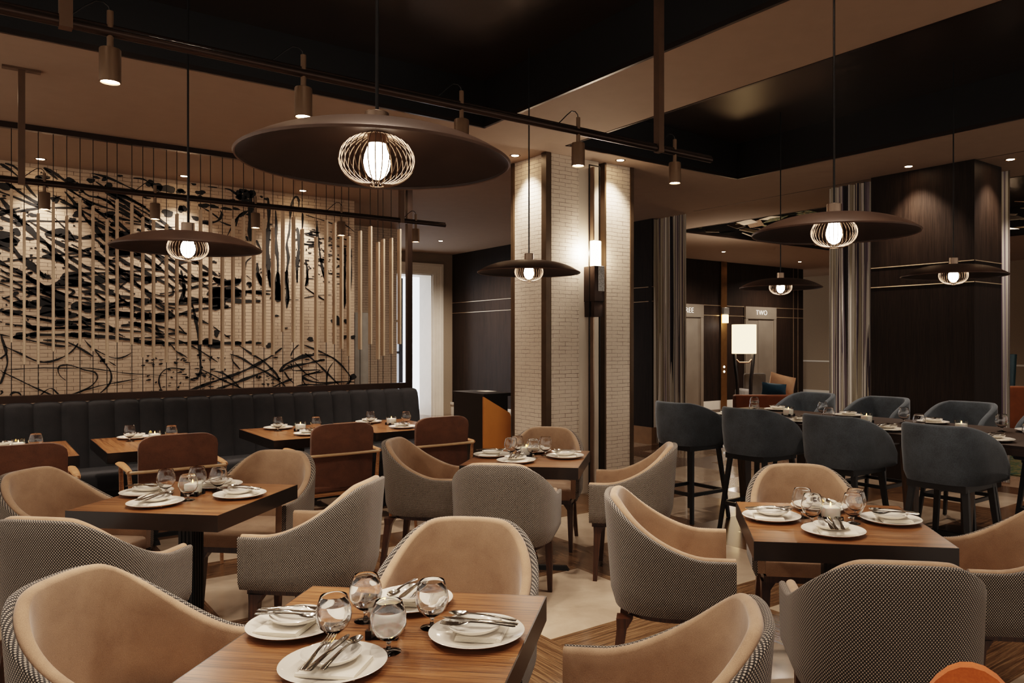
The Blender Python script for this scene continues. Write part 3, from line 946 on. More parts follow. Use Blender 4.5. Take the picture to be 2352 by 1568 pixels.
for i, x in enumerate((0.384, 1.074, 1.818, 2.519, 3.239)):
    spk.at((x, 3.15, RZ), 0, ('bronze spotlight at the left end of the nearer track rail', 'bronze spotlight just left of the nearest pendant cord on the nearer rail', 'bronze spotlight half hidden behind the nearest pendant shade', 'bronze spotlight in front of the column sconce on the nearer rail', 'bronze spotlight at the right end of the nearer rail')[i], 'spotlights on the nearer rail')
for i, x in enumerate((0.387, 1.078, 1.807, 2.524, 3.233)):
    spk.at((x, 6.44, RZ), 0, 'bronze spotlight on the rail before the slat screen, %s from the left' % ('first', 'second', 'third', 'fourth', 'fifth')[i], 'spotlights on the rail by the screen')

def mk_down():
    t = thing('recessed_downlight', '', 'downlight')
    part('trim_ring', MB().lathe([(0.036, -0.001), (0.052, -0.006), (0.055, 0.0), (0.036, 0.0), (0.036, -0.001)], 24, cap=False), 'bronze', t)
    part('lens', MB().lathe([(0.0, -0.003), (0.036, -0.003), (0.036, -0.001), (0, -0.001)], 20), 'lens', t)
    spot(t, (0, 0, -0.02), 42, 95, 0.8)
    return t
dn = Kind(mk_down)
DL = [(0.537, 9.5, 'small ceiling downlight washing the mural wall, leftmost of three', 1.4), (1.883, 9.49, 'small ceiling downlight washing the mural wall, middle of three', 1.4), (3.235, 9.51, 'small ceiling downlight washing the mural wall, rightmost of three', 1.4),
      (4.324, 6.424, 'ceiling downlight grazing the left face of the brick column', 1.2), (4.05, 6.75, 'added fill downlight hidden behind the nearest pendant shade', 1.4), (5.3, 5.93, 'ceiling downlight before the sconce side of the brick column', 1), (6.865, 12.666, 'ceiling downlight before the white doorway', 4.5),  # the one behind the pendant is an added, unseen fill lamp
      (7.936, 4.27, 'ceiling downlight before the dark timber pier', 1.3), (8.466, 3.472, 'ceiling downlight at the right end of the timber pier', 1), (12.36, 10.624, 'ceiling downlight above the brass strip by the elevators', 3), (15.31, 10.866, 'ceiling downlight above the right elevator', 3)]
for x, y, lb, k in DL:
    o = dn.at((x, y, CE), 0, lb, 'ceiling downlights')
    for c in kids(o):
        if c.type == 'LIGHT' and k != 1: c.data = c.data.copy(); c.data.energy *= k
        if c.type == 'LIGHT' and k in (3, 4.5): c.data.spot_size = radians(150)
        if c.type == 'LIGHT' and k == 1.4 and x > 4: c.rotation_euler = (radians(38), 0, radians(-5)); c.data.spot_size = radians(110)
# added fill lamps: unseen downlights behind the viewer, in the lobby and recesses
for x, y in ((-2.2, 3.2), (-2.2, 6.4), (-0.8, 9.5), (0.0, 7.2), (-2.2, 0.2), (0.3, -2.2), (3.0, -2.2), (5.6, -2.2)): dn.at((x, y, CE), 0, 'added fill downlight out of view on the plain ceiling border', 'added fill downlights out of view')
for x, y in ((11.0, 6.6), (12.8, 7.2), (13.8, 5.4), (11.2, 4.4)): dn.at((x, y, 3.95), 0, 'added fill downlight in the lobby ceiling, out of view', 'added lobby fill downlights out of view')
for x, y in ((0.87, 1.94), (0.9, 0.2), (2.2, 0.9), (3.0, 1.96), (0.88, 3.9), (-0.6, 2.4), (5.3, 1.7), (6.2, 0.6)): dn.at((x, y, TR), 0, 'added fill downlight high in the dark recess over the tables, out of view', 'added recess fill downlights out of view')

# ------------------------------------------------------------------ square tables
TH = 0.76
def mk_table(w=0.77, d=0.77, grain='walnut'):
    t = thing('dining_table', '', 'table'); a, b = w/2, d/2
    part('tabletop', MB().box(-a+0.004, -b+0.004, TH-0.02, a-0.004, b-0.004, TH), grain, t)
    e = MB(); z0, z1 = TH-0.077, TH-0.0005; k = 0.004
    e.box(-a, -b, z0, a, -b+k, z1).box(-a, b-k, z0, a, b, z1).box(-a, -b+k, z0, -a+k, b-k, z1).box(a-k, -b+k, z0, a, b-k, z1).box(-a+k, -b+k, z0, a-k, b-k, TH-0.021)
    part('edge_band', e, 'tableedge', t)
    c = MB().box(-0.042, -0.042, 0.03, 0.042, 0.042, z0)
    for s in (-1, 1):
        for k in (-0.03, -0.01, 0.01, 0.03):
            c.box(k-0.006, s*0.042-0.004, 0.03, k+0.006, s*0.042+0.004, z0); c.box(s*0.042-0.004, k-0.006, 0.03, s*0.042+0.004, k+0.006, z0)
    part('pedestal', c, 'blackwood', t)
    f = MB()
    for dx, dy in ((1, 0), (0, 1)):
        f.hexa([(-0.28*dx-0.02*dy, -0.28*dy-0.02*dx, 0), (0.28*dx-0.02*dy, 0.28*dy-0.02*dx, 0), (0.28*dx+0.02*dy, 0.28*dy+0.02*dx, 0), (-0.28*dx+0.02*dy, -0.28*dy+0.02*dx, 0)] if dx else [(-0.02, -0.28, 0), (0.02, -0.28, 0), (0.02, 0.28, 0), (-0.02, 0.28, 0)],
               [(-0.26*dx-0.015*dy, -0.26*dy-0.015*dx, 0.03), (0.26*dx-0.015*dy, 0.26*dy-0.015*dx, 0.03), (0.26*dx+0.015*dy, 0.26*dy+0.015*dx, 0.03), (-0.26*dx+0.015*dy, -0.26*dy+0.015*dx, 0.03)] if dx else [(-0.015, -0.26, 0.03), (0.015, -0.26, 0.03), (0.015, 0.26, 0.03), (-0.015, 0.26, 0.03)])
    part('base', f, 'blackmetal', t)
    return t
tab = Kind(mk_table)
TABLES = {'near': (0.873, 1.93, 'the nearest square table'), 'left': (0.882, 4.28, 'the left square table'), 'col': (3.02, 4.32, 'the square table by the brick column'), 'stool': (3.005, 1.96, 'the square table beside the blue stools')}
for k, lb in (('near', 'nearest square walnut table with black edge, set for four'), ('left', 'square walnut table in front of the brown chairs, tan chairs round it'), ('col', 'square walnut table set for four just before the brick column'), ('stool', 'square walnut table with black edge beside the blue stools')):
    x, y, _ = TABLES[k]; tab.at((x, y, 0), -pi/4, lb, 'square dining tables')
btab = Kind(lambda: mk_table(0.725, 1.02, 'walnut_y'))
BT = [(0.222, 'first'), (1.112, 'second'), (2.272, 'third'), (3.142, 'fourth')]
for x, w in BT: btab.at((x, 6.81, 0), 0, 'long walnut table at the banquette, %s from the left' % w, 'banquette tables')

# ------------------------------------------------------------------ tub chairs: woven outside, tan velvet inside
def plan_pts(hw, depth, n=24, ex=2.7, straight=0.42, flare=0.0):
    """half U from the front of the right arm to the middle of the back, origin at the seat centre, front is +y"""
    P = []; yf = 0.285; ys = yf - depth*straight
    for k in range(7): P.append((hw + flare*(1-k/7), yf + (ys-yf)*k/7))
    for k in range(n+1):
        a = pi/2*k/n; c, s_ = cos(a), sin(a)
        P.append((hw*abs(c)**(2/ex), ys - (depth*(1-straight))*abs(s_)**(2/ex)))
    return P
def shell(hw, depth, zb, ztop, off_o, off_i, rim, tap, lower_curl=True, uvk=1.0, ex=2.7, flare=0.0):
    """a closed U-shaped wall; off_o/off_i are its outer and inner distances from the plan curve"""
    half = plan_pts(hw, depth, ex=ex, flare=flare); full = half + [(-x, y) for x, y in reversed(half[:-1])]
    N = len(full); rows = []; uvs = []; arc = 0
    for i, (x, y) in enumerate(full):
        a, b = full[max(i-1, 0)], full[min(i+1, N-1)]; tx, ty = b[0]-a[0], b[1]-a[1]; d = math.hypot(tx, ty); nx, ny = ty/d, -tx/d
        if nx*x + ny*(y-0.1) < 0: nx, ny = -nx, -ny
        if i in (0, N-1): nx, ny = (1 if x > 0 else -1), 0
        if i: arc += math.dist(full[i], full[i-1])
        zt = ztop(x, y)
        m = 7; sec = []
        for k in range(m+1):                          # up the outside
            t = k/m; z = zb + (zt - rim - zb)*t; o = off_o - (0.016*(1-t/0.12)**2 if (lower_curl and t < 0.12) else 0); sec.append((o, z))
        r = rim; w = off_o - off_i
        for k in range(1, 6):                          # over the rim
            an = pi*k/6; sec.append(((off_o+off_i)/2 + w/2*cos(an), zt - r + r*sin(an)))
        for k in range(m+1):
            t = 1 - k/m; sec.append((off_i, zb + (zt - rim - zb)*t))
        row = []; uv = []; run = 0; last = None
        for o, z in sec:
            h = max(0, min(1, (z-zb)/(0.87-zb))); ky = 1 - tap*(1-h); kx = 1 - tap*0.55*(1-h)
            px, py = (x + nx*o)*kx, 0.285 + ((y + ny*o) - 0.285)*ky
            if last: run += math.dist(last, (o, z))
            last = (o, z); row.append((px, py, z)); uv.append((arc*uvk, zb + run))
        rows.append(row); uvs.append(uv)
    mb = MB().grid(rows, uvs, closed_rows=False)
    n = len(rows[0]); o = len(mb.v) - N*n
    for i in range(N-1): mb.f.append((o+i*n, o+(i+1)*n, o+(i+1)*n+n-1, o+i*n+n-1))       # underside
    for base, rv in ((0, False), ((N-1)*n, True)):                                         # arm fronts, planar
        idx = [o+base+k for k in range(n)]; k = len(mb.f)
        mb.uv[k] = [(mb.v[j][0], mb.v[j][2]) for j in idx]; mb.f.append(tuple(idx))
    return mb
def chair_top(x, y):
    u = max(0.0, min(1.0, (0.285 - 0.11 - y)/0.42)); u = u*u*(3-2*u)*0.62 + u**2*0.38
    return 0.642 + 0.230*u*(1 - 0.33*min(1.0, abs(x)/0.29)**3.4)
def mk_tub():
    t = thing('tub_chair', '', 'chair')
    hw, dp, fl2 = 0.290, 0.55, 0.0
    part('outer_shell', shell(hw, dp, 0.385, lambda x, y: chair_top(x, y)-0.006, 0.022, -0.004, 0.010, 0.065, flare=fl2), 'weave', t)
    part('inner_shell', shell(hw, dp, 0.40, chair_top, -0.0045, -0.042, 0.016, 0.065, False, flare=fl2), 'tan', t)
    inn = [(x*0.80, 0.285 + (y-0.285)*0.80) for x, y in plan_pts(hw+0.008, dp)]
    poly = inn + [(-x, y) for x, y in reversed(inn[:-1])]
    def inset(p, k): cx, cy = 0, 0.05; return [(cx+(x-cx)*k, cy+(y-cy)*k) for x, y in p]
    rows = [[(x, y, z) for x, y in inset(poly, k)] for k, z in ((0.97, 0.385), (1.0, 0.40), (1.0, 0.452), (0.985, 0.464), (0.95, 0.472), (0.7, 0.478), (0.3, 0.48), (0.02, 0.48))]
    sm = MB().grid(rows, closed_rows=True); sm.f.append(tuple(range(len(poly)))); sm.f.append(tuple(7*len(poly)+k for k in range(len(poly))))
    part('seat', sm, 'tan', t, angle=60)
    ap = [(x*0.84, 0.27 + (y-0.285)*0.84) for x, y in plan_pts(hw, dp)]
    part('seat_rail', MB().prism(ap + [(-x, y) for x, y in reversed(ap[:-1])], 0.352, 0.386), 'chairleg', t)
    for sx in (-1, 1):
        for fy, ty, by in ((1, 0.235, 0.25), (0, -0.195, -0.235)):
            l = MB(); x1 = sx*(0.232 if fy else 0.2); x0 = sx*(0.238 if fy else 0.225)
            q = lambda x, y, w, z: [(x-w, y-w, z), (x+w, y-w, z), (x+w, y+w, z), (x-w, y+w, z)]
            l.hexa(q(x0, by, 0.0135, 0), q(x1*0.99+x0*0.01, ty, 0.022, 0.31)); l.hexa(q(x1, ty, 0.022, 0.31), q(x1-sx*0.014, ty-(0.012 if fy else -0.012), 0.036, 0.354))
            part('leg', l, 'chairleg', t)
    return t
tub = Kind(mk_tub)
def at_table(k, r, a): x, y, _ = TABLES[k]; return (x + Q*(r+a), y + Q*(a-r), 0)
CH = [('near', 'L', 'tan tub chair in the bottom left corner, back to the edge, at the nearest table'), ('near', 'F', 'tan tub chair facing us across the nearest square table'), ('near', 'R', 'tan tub chair at the bottom, opening left toward the nearest table'),
      ('left', 'N', 'woven-backed tub chair with its back to us before the left table'), ('left', 'L', 'tan tub chair at the left edge, left of the left square table'), ('left', 'F', 'tan tub chair between the left square table and the brown chairs'), ('left', 'R', 'woven-sided tub chair right of the left square table, arm toward us'),
      ('col', 'L', 'woven-sided tub chair left of the table by the column'), ('col', 'N', 'tub chair with its woven back to us before the table by the column'), ('col', 'R', 'woven-sided tub chair right of the table by the column'), ('col', 'F', 'tan tub chair facing us right before the brick column'),
      ('stool', 'L', 'woven-sided tub chair left of the table beside the stools, open to the right'), ('stool', 'F', 'tan tub chair facing us between the stools and their nearby table'), ('stool', 'N', 'tub chair with broad woven back to us at the bottom right'), ('stool', 'R', 'tan and woven tub chair at the right edge of the picture')]
SIDE = {'N': (0, -0.715, -45), 'F': (0, 0.695, 135), 'L': (-0.725, 0.0, -135), 'R': (0.725, 0.0, 45)}
ADJ = {('near', 'R'): (0.01, 0.03), ('near', 'F'): (0.0, 0.0), ('stool', 'N'): (0.005, -0.045), ('stool', 'R'): (0.03, 0.02), ('left', 'N'): (-0.015, 0.0), ('col', 'N'): (-0.02, 0.0), ('left', 'R'): (-0.02, 0.02), ('col', 'R'): (0.0, 0.03), ('col', 'L'): (-0.02, 0.04), ('stool', 'L'): (0, 0.04), ('near', 'L'): (-0.04, 0.05), ('left', 'L'): (-0.02, 0.05)}
for k, s, lb in CH:
    r, a, rot = SIDE[s]; dr_, da = ADJ.get((k, s), (0, 0))
    tub.at(at_table(k, r+dr_, a+da), radians(rot), lb, 'woven and tan tub chairs')

# ------------------------------------------------------------------ brown leather chairs at the banquette
def mk_sling(lm='leather', dome=0.0):
    t = thing('leather_armchair', '', 'chair')           # front is +y, origin under the back panel
    W = 0.25; rows = []
    zs = [0.43, 0.5, 0.6, 0.7, 0.8, 0.86, 0.895, 0.915, 0.925]; xs = [-1, -0.97, -0.9, -0.8, -0.7, -0.6, -0.5, -0.4, -0.3, -0.2, -0.1, 0, 0.1, 0.2, 0.3, 0.4, 0.5, 0.6, 0.7, 0.8, 0.9, 0.97, 1]
    def surf(dy):
        out = []
        for z in zs:
            e = max(0.0, (z-0.855)/0.07); w = W*(1 - 0.16*e**3)
            out.append([(x*w*(0.97 + 0.03*(z-0.43)/0.5), dy - 0.035*(1-x*x) - 0.03*(z-0.43)/0.5, z - (0.02*(abs(x)**6) if z > 0.85 else 0) - dome*abs(x)**2.2*max(0, (z-0.6)/0.325)) for x in xs])
        return out
    mb = MB(); A, B = surf(0.0), surf(0.03); mb.grid(A); mb.grid(B); n = len(xs); m = len(zs)
    for i in range(m-1):
        for k in (0, n-1): mb.f.append((i*n+k, (i+1)*n+k, m*n+(i+1)*n+k, m*n+i*n+k))
    for k in range(n-1):
        for i in (0, m-1): mb.f.append((i*n+k, i*n+k+1, m*n+i*n+k+1, m*n+i*n+k))
    part('back_panel', mb, lm, t, angle=50)
    part('seat', MB().rbox(-0.25, -0.03, 0.40, 0.25, 0.46, 0.45, 0.015), lm, t)
    part('back_rail', MB().tube([(-0.31, 0.0, 0.685), (-0.29, -0.04, 0.687), (-0.15, -0.062, 0.69), (0, -0.068, 0.69), (0.15, -0.062, 0.69), (0.29, -0.04, 0.687), (0.31, 0.0, 0.685)], 0.011, 8), 'oakrail', t)
    for s in (-1, 1):
        ar = MB(); rw = []
        for y, w, z in ((-0.03, 0.014, 0.69), (0.0, 0.02, 0.695), (0.15, 0.026, 0.70), (0.3, 0.03, 0.70), (0.4, 0.03, 0.698), (0.44, 0.018, 0.694)):
            rw.append([(s*0.30 + w*cos(a), y, z + 0.012*sin(a)) for a in [2*pi*k/10 for k in range(10)]])
        ar.grid(rw, closed_rows=True); ar.f.append(tuple(range(10))); ar.f.append(tuple(50+k for k in range(10)))
        part('armrest', ar, 'oak', t)
        part('leg', MB().tube([(s*0.295, 0.40, 0.692), (s*0.285, 0.41, 0.4), (s*0.27, 0.42, 0)], [0.013, 0.017, 0.012], 8), 'oak', t)
        part('leg', MB().tube([(s*0.30, 0.0, 0.69), (s*0.275, -0.01, 0.4), (s*0.265, -0.06, 0)], [0.012, 0.018, 0.012], 8), 'oak', t)
    part('seat_rail', MB().box(-0.275, -0.02, 0.37, 0.275, 0.01, 0.399), 'oak', t); part('seat_rail', MB().box(-0.275, 0.4, 0.37, 0.275, 0.43, 0.399), 'oak', t)
    return t
sling = Kind(mk_sling)
for (x, w), lb in zip(BT, ('brown leather armchair at the left picture edge, facing the banquette', 'brown leather armchair with oak arms behind the glasses of the left square table', 'brown leather armchair with pale rail across its back, third from the left', 'brown leather armchair nearest the host stand, at the last banquette table')):
    sling.at((x, 5.78, 0), 0, lb, 'brown leather chairs at the banquette')
def mk_orange():
    return mk_sling('orangeleather', 0.5)
oc = mk_orange(); tag(oc, 'orange leather chair of which only the curved top shows, bottom right corner', 'chair'); oc.location = (1.493, 0.678, 0); oc.rotation_euler = (0, 0, radians(116))

# ------------------------------------------------------------------ bar table and stools
bar = thing('bar_table', 'long dark oak high table with blue stools on both sides', 'table', (5.9, 2.9, 0))
part('tabletop', MB().box(-0.545, -2.6, 0.815, 0.545, 2.25, 0.88), 'bartop', bar)
for y in (-2.3, 0.02, 1.55):
    for s in (-1, 1): part('leg', MB().hexa([(s*0.42-0.03, y-0.03, 0), (s*0.42+0.03, y-0.03, 0), (s*0.42+0.03, y+0.03, 0), (s*0.42-0.03, y+0.03, 0)], [(s*0.46-0.05, y-0.05, 0.815), (s*0.46+0.05, y-0.05, 0.815), (s*0.46+0.05, y+0.05, 0.815), (s*0.46-0.05, y+0.05, 0.815)]), wood('brown_table_leg', '#2c1d13', '#43301f', '#5a432e', 'z', 1, 0.4) if y == -2.3 and s == -1 else bpy.data.materials['brown_table_leg'], bar)
def stool_top(x, y):
    u = max(0.0, min(1.0, (0.285 - 0.03 - y)/0.44)); return 0.862 + 0.168*(u**1.1*(1.55-0.55*u)) - 0.10*max(0.0, (y-0.12)/0.165)**2.4
def mk_stool():
    t = thing('bar_stool', '', 'stool')
    part('back_shell', shell(0.247, 0.52, 0.655, stool_top, 0.02, -0.025, 0.016, 0.05, True, ex=3.1), 'blue', t)
    inn = [(x*0.84, 0.285 + 0.055 + (y-0.285)*0.92) for x, y in plan_pts(0.255, 0.50, ex=2.2)]; poly = inn + [(-x, y) for x, y in reversed(inn[:-1])]
    rows = [[(x*k, 0.05+(y-0.05)*k, z) for x, y in poly] for k, z in ((0.96, 0.64), (1, 0.65), (1, 0.70), (0.97, 0.715), (0.8, 0.723), (0.02, 0.725))]
    sm = MB().grid(rows, closed_rows=True); sm.f.append(tuple(range(len(poly)))); sm.f.append(tuple(5*len(poly)+k for k in range(len(poly))))
    part('seat', sm, 'blue', t, angle=55)
    part('seat_frame', MB().box(-0.19, -0.17, 0.61, 0.19, 0.25, 0.655), 'blackwood', t)
    L = [(-1, 1), (1, 1), (1, -1), (-1, -1)]
    for sx, sy in L:
        part('leg', MB().bar((sx*0.235, 0.04+sy*0.235, 0.0), (sx*0.17, 0.04+sy*0.17, 0.63), 0.026, None, 0.04, None), 'blackwood', t)
    z = 0.24; e = 0.235 - 0.065*z/0.6
    f = MB()
    for i in range(4):
        a, b = L[i], L[(i+1) % 4]; f.bar((a[0]*e, 0.04+a[1]*e, z), (b[0]*e, 0.04+b[1]*e, z), 0.022, 0.03)
    part('footrest', f, 'blackwood', t)
    return t
stl = Kind(mk_stool)
SY = [4.665, 3.895, 3.125, 2.36, 1.59]; ORD = ('first', 'second', 'third', 'fourth', 'fifth')
for i, y in enumerate(SY): stl.at((5.05, y+0.09, 0), -pi/2, 'blue velvet stool with its back to us, %s from the brick column' % ORD[i], 'blue stools on the near side')
for i, y in enumerate((4.72, 3.94, 3.17, 2.40, 1.62)): stl.at((6.76, y, 0), pi/2, 'blue velvet stool facing us across the high table, %s from the left' % ORD[i], 'blue stools on the far side')

# ------------------------------------------------------------------ tableware
def mk_plate():
    t = solid('dinner_plate', MB().lathe([(0.0, 0.0), (0.07, 0.0), (0.078, 0.003), (0.11, 0.010), (0.126, 0.0175), (0.1285, 0.0195), (0.127, 0.0205), (0.108, 0.014), (0.08, 0.0075), (0.0, 0.006)], 48), 'porcelain', '', 'plate')
    return t
def mk_side():
    return solid('side_plate', MB().lathe([(0.0, 0.0), (0.045, 0.0), (0.052, 0.003), (0.068, 0.011), (0.0725, 0.0175), (0.0735, 0.019), (0.072, 0.0195), (0.064, 0.013), (0.048, 0.007), (0.0, 0.005)], 40), 'porcelain', '', 'plate')
def mk_napkin():
    mb = MB()
    for k in range(4): mb.rbox(-0.072+0.0015*k, -0.058, 0.0031*k, 0.072, 0.06-0.001*k, 0.0031*k+0.0029, 0.0011, 2)
    mb.tube([(-0.072, -0.0595, 0.0062), (0.072, -0.0595, 0.0062)], 0.0062, 8)
    return solid('folded_napkin', mb, 'linen', '', 'napkin')
def strip(mb, sec):
    """sections (y, halfwidth, thickness, z)"""
    rows = [[(-w, y, z), (-w*0.6, y, z+th), (w*0.6, y, z+th), (w, y, z), (w*0.6, y, z-th*0.4), (-w*0.6, y, z-th*0.4)] for y, w, th, z in sec]
    mb.grid(rows, closed_rows=True); o = len(mb.v) - len(rows)*6
    mb.f.append(tuple(o+k for k in range(6))); mb.f.append(tuple(o+(len(rows)-1)*6+k for k in range(6)))
HAN = [(-0.085, 0.0075, 0.0016, 0.0), (-0.078, 0.0085, 0.0022, 0.0), (-0.05, 0.0062, 0.002, 0.003), (-0.01, 0.0038, 0.002, 0.0075), (0.02, 0.0036, 0.0022, 0.0085)]
def mk_fork():
    mb = MB(); strip(mb, HAN + [(0.032, 0.0065, 0.0016, 0.006), (0.042, 0.0112, 0.0014, 0.004), (0.05, 0.0118, 0.0013, 0.003)])
    for k in range(4):
        x = -0.0093 + 0.0062*k
        mb.tube([(x, 0.049, 0.0032), (x, 0.065, 0.003), (x, 0.08, 0.0048), (x, 0.09, 0.008)], [0.002, 0.0018, 0.0016, 0.0009], 6)
    mb.v = [(x*1.1, y*1.14-0.004, z) for x, y, z in mb.v]
    return solid('fork', mb, 'steel', '', 'fork')
def mk_knife():
    mb = MB(); strip(mb, [(-0.085, 0.0075, 0.002, 0.0), (-0.078, 0.0088, 0.003, 0.0), (-0.04, 0.0068, 0.003, 0.002), (0.0, 0.006, 0.0025, 0.004), (0.012, 0.0075, 0.0011, 0.0045), (0.05, 0.0088, 0.0009, 0.005), (0.08, 0.0085, 0.0008, 0.0055), (0.093, 0.005, 0.0007, 0.0058), (0.098, 0.001, 0.0005, 0.006)])
    mb.v = [(x*1.1, y*1.14-0.004, z) for x, y, z in mb.v]
    return solid('knife', mb, 'steel', '', 'knife')
def mk_spoon():
    mb = MB(); strip(mb, HAN + [(0.034, 0.005, 0.0016, 0.0078)])
    rows = []
    for lay, dz in ((0, 0), (1, 0.0013)):
        for i in range(7):
            r = i/6 if lay else 1 - i/6
            rows.append([(0.0155*r*cos(a)*(1-0.12*sin(a)), 0.058 + 0.0255*r*sin(a), 0.0085 - 0.0075*(1-r*r) + dz*(0 if lay == 0 else 1)*(1 if r < 1 else 0.3)) for a in [2*pi*k/20 for k in range(20)]])
    mb.grid(rows, closed_rows=True)
    mb.v = [(x*1.1, y*1.14-0.004, z) for x, y, z in mb.v]
    return solid('spoon', mb, 'steel', '', 'spoon')
def mk_glass():
    o = [(0.0, 0.0), (0.031, 0.0), (0.032, 0.0012), (0.02, 0.0045), (0.008, 0.008), (0.0052, 0.013), (0.005, 0.022), (0.008, 0.029), (0.022, 0.037), (0.034, 0.05), (0.0415, 0.068), (0.043, 0.08), (0.041, 0.098), (0.036, 0.116), (0.0318, 0.130)]
    i = [(0.0312, 0.1305), (0.0306, 0.1298), (0.0348, 0.116), (0.0398, 0.098), (0.0418, 0.08), (0.0402, 0.068), (0.0328, 0.051), (0.021, 0.0395), (0.01, 0.0345), (0.0, 0.0335)]
    big = lambda P: [(r*(1 + 0.08*min(1.0, max(0.0, (z-0.03)/0.02))), z) for r, z in P]
    g = solid('snifter_glass', MB().lathe(big(o + i), 40), 'glass', '', 'glass')
    return g
def mk_filled():
    g = mk_glass()
    k = [(0.0, 0.0338), (0.0099, 0.0348), (0.0209, 0.0398), (0.0327, 0.0513), (0.0401, 0.0682), (0.0417, 0.08), (0.0397, 0.098), (0.0372, 0.108), (0.0, 0.108)]
    big = lambda P: [(r*(1 + 0.08*min(1.0, max(0.0, (z-0.03)/0.02))), z) for r, z in P]
    part('water', MB().lathe(big(k), 40), 'water', g)
    return g
def mk_candle():
    t = thing('candle_holder', '', 'candle holder')
    g = MB(); s = 0.038; w = 0.0025
    rr = lambda h, r=0.006: [(sx*(h-r)+r*cos(a), sy*(h-r)+r*sin(a)) for sx, sy, a0 in ((1, 1, 0), (-1, 1, pi/2), (-1, -1, pi), (1, -1, 1.5*pi)) for a in (a0, a0+pi/4, a0+pi/2)]
    O, I = rr(s), rr(s-w, 0.005); n = len(O)
    ring = lambda p, z: [(x, y, z) for x, y in p]
    g.grid([ring(O, 0.004), ring(O, 0.086), ring(I, 0.086), ring(I, 0.009)], closed_rows=True); g.f.append(tuple(range(n))); g.f.append(tuple(3*n+k for k in range(n)))
    part('glass_cup', g, 'thinglass', t)
    part('candle', MB().rbox(-0.0335, -0.0335, 0.0095, 0.0335, 0.0335, 0.062, 0.006), 'wax', t)
    part('flame', MB().lathe([(0, 0.064), (0.003, 0.067), (0.0035, 0.071), (0.002, 0.077), (0.0, 0.083)], 10), 'flame', t)
    b = MB()
    for sx in (-1, 1):
        for sy in (-1, 1):
            x0, y0 = sx*0.043, sy*0.043
            b.box(min(x0, x0-sx*0.016), min(y0, y0-sy*0.004), 0.0, max(x0, x0-sx*0.016), max(y0, y0-sy*0.004), 0.024)
            b.box(min(x0, x0-sx*0.004), min(y0, y0-sy*0.016), 0.0, max(x0, x0-sx*0.004), max(y0, y0-sy*0.016), 0.024)
    b.box(-0.039, -0.039, 0.0, 0.039, 0.039, 0.0038)
    part('corner_bracket', b, 'blackwood', t)
    return t
plate, side, napkin, fork, knife, spoon, snifter, filled, candle = (Kind(f) for f in (mk_plate, mk_side, mk_napkin, mk_fork, mk_knife, mk_spoon, mk_glass, mk_filled, mk_candle))
def setting(x, y, z, rot, where, tname):
    """one place laid at (x, y); rot turns local +y toward the middle of the table"""
    c, s = cos(rot), sin(rot)
    L = lambda u, v, h: (x + u*c - v*s, y + u*s + v*c, z + h)
    on = 'at the %s place of %s' % (where, tname)
    plate.at(L(0, 0, 0), rot, 'white dinner plate %s' % on, 'dinner plates')
    napkin.at(L(0.012, -0.013, 0.0085), rot, 'folded white napkin %s' % on, 'folded napkins')
    side.at(L(-0.006, 0.004, 0.0222), rot, 'small side plate %s' % on, 'side plates')
    fork.at(L(-0.032, -0.010, 0.0435), rot + radians(5), 'steel fork %s' % on, 'forks')
    knife.at(L(-0.006, -0.013, 0.0435), rot + radians(-3), 'steel knife %s' % on, 'knives')
    spoon.at(L(0.026, -0.004, 0.0435), rot + radians(-5), 'steel spoon %s' % on, 'spoons')
PL = {'N': (-0.045, -0.215, 0, 'near'), 'F': (-0.012, 0.255, 180, 'far'), 'L': (-0.262, 0.02, -90, 'left'), 'R': (0.25, 0.03, 90, 'right')}
GL = {'near': [(-0.107, -0.074), (-0.092, 0.105), (0.051, -0.098), (0.11, 0.081)], 'left': [(-0.16, 0.03), (0.043, -0.09), (0.07, 0.13), (-0.05, 0.13)], 'col': [(-0.13, 0.03), (-0.105, 0.135), (0.035, -0.02), (0.1, 0.107)], 'stool': [(-0.1, -0.054), (-0.12, 0.07), (0.078, -0.02), (0.115, 0.085)]}
CD = {'near': (0.0, 0.015), 'left': (-0.012, 0.035), 'col': (-0.03, 0.07), 'stool': (-0.005, 0.03)}
for k, (X, Y, nm) in TABLES.items():
    for s, (r, a, deg, wh) in PL.items():
        p = at_table(k, r, a); setting(p[0], p[1], TH, radians(deg) - pi/4, wh, nm)
    for (r, a), w in zip(GL[k], ('left front', 'left rear', 'right front', 'right rear')):
        p = at_table(k, r, a); (filled if k == 'near' else snifter).at((p[0], p[1], TH), 0, 'clear snifter glass, %s of the four on %s' % (w, nm), 'snifter glasses')
    p = at_table(k, *CD[k]); candle.at((p[0], p[1], TH), -pi/4 + 0.1, 'square glass candle holder amid the glasses on %s' % nm, 'candle holders')
for x, w in BT:
    nm = 'the %s banquette table from the left' % w
    setting(x-0.07, 7.13, TH, pi, 'bench-side', nm); setting(x-0.0, 6.52, TH, 0, 'chair-side', nm)
    snifter.at((x-0.13, 6.95, TH), 0, 'snifter glass by the bench-side plate on %s' % nm, 'snifter glasses')
    snifter.at((x+0.13, 6.72, TH), 0, 'snifter glass by the chair-side plate on %s' % nm, 'snifter glasses')
    candle.at((x+0.03, 6.83, TH), 0.1, 'square glass candle holder on %s' % nm, 'candle holders')
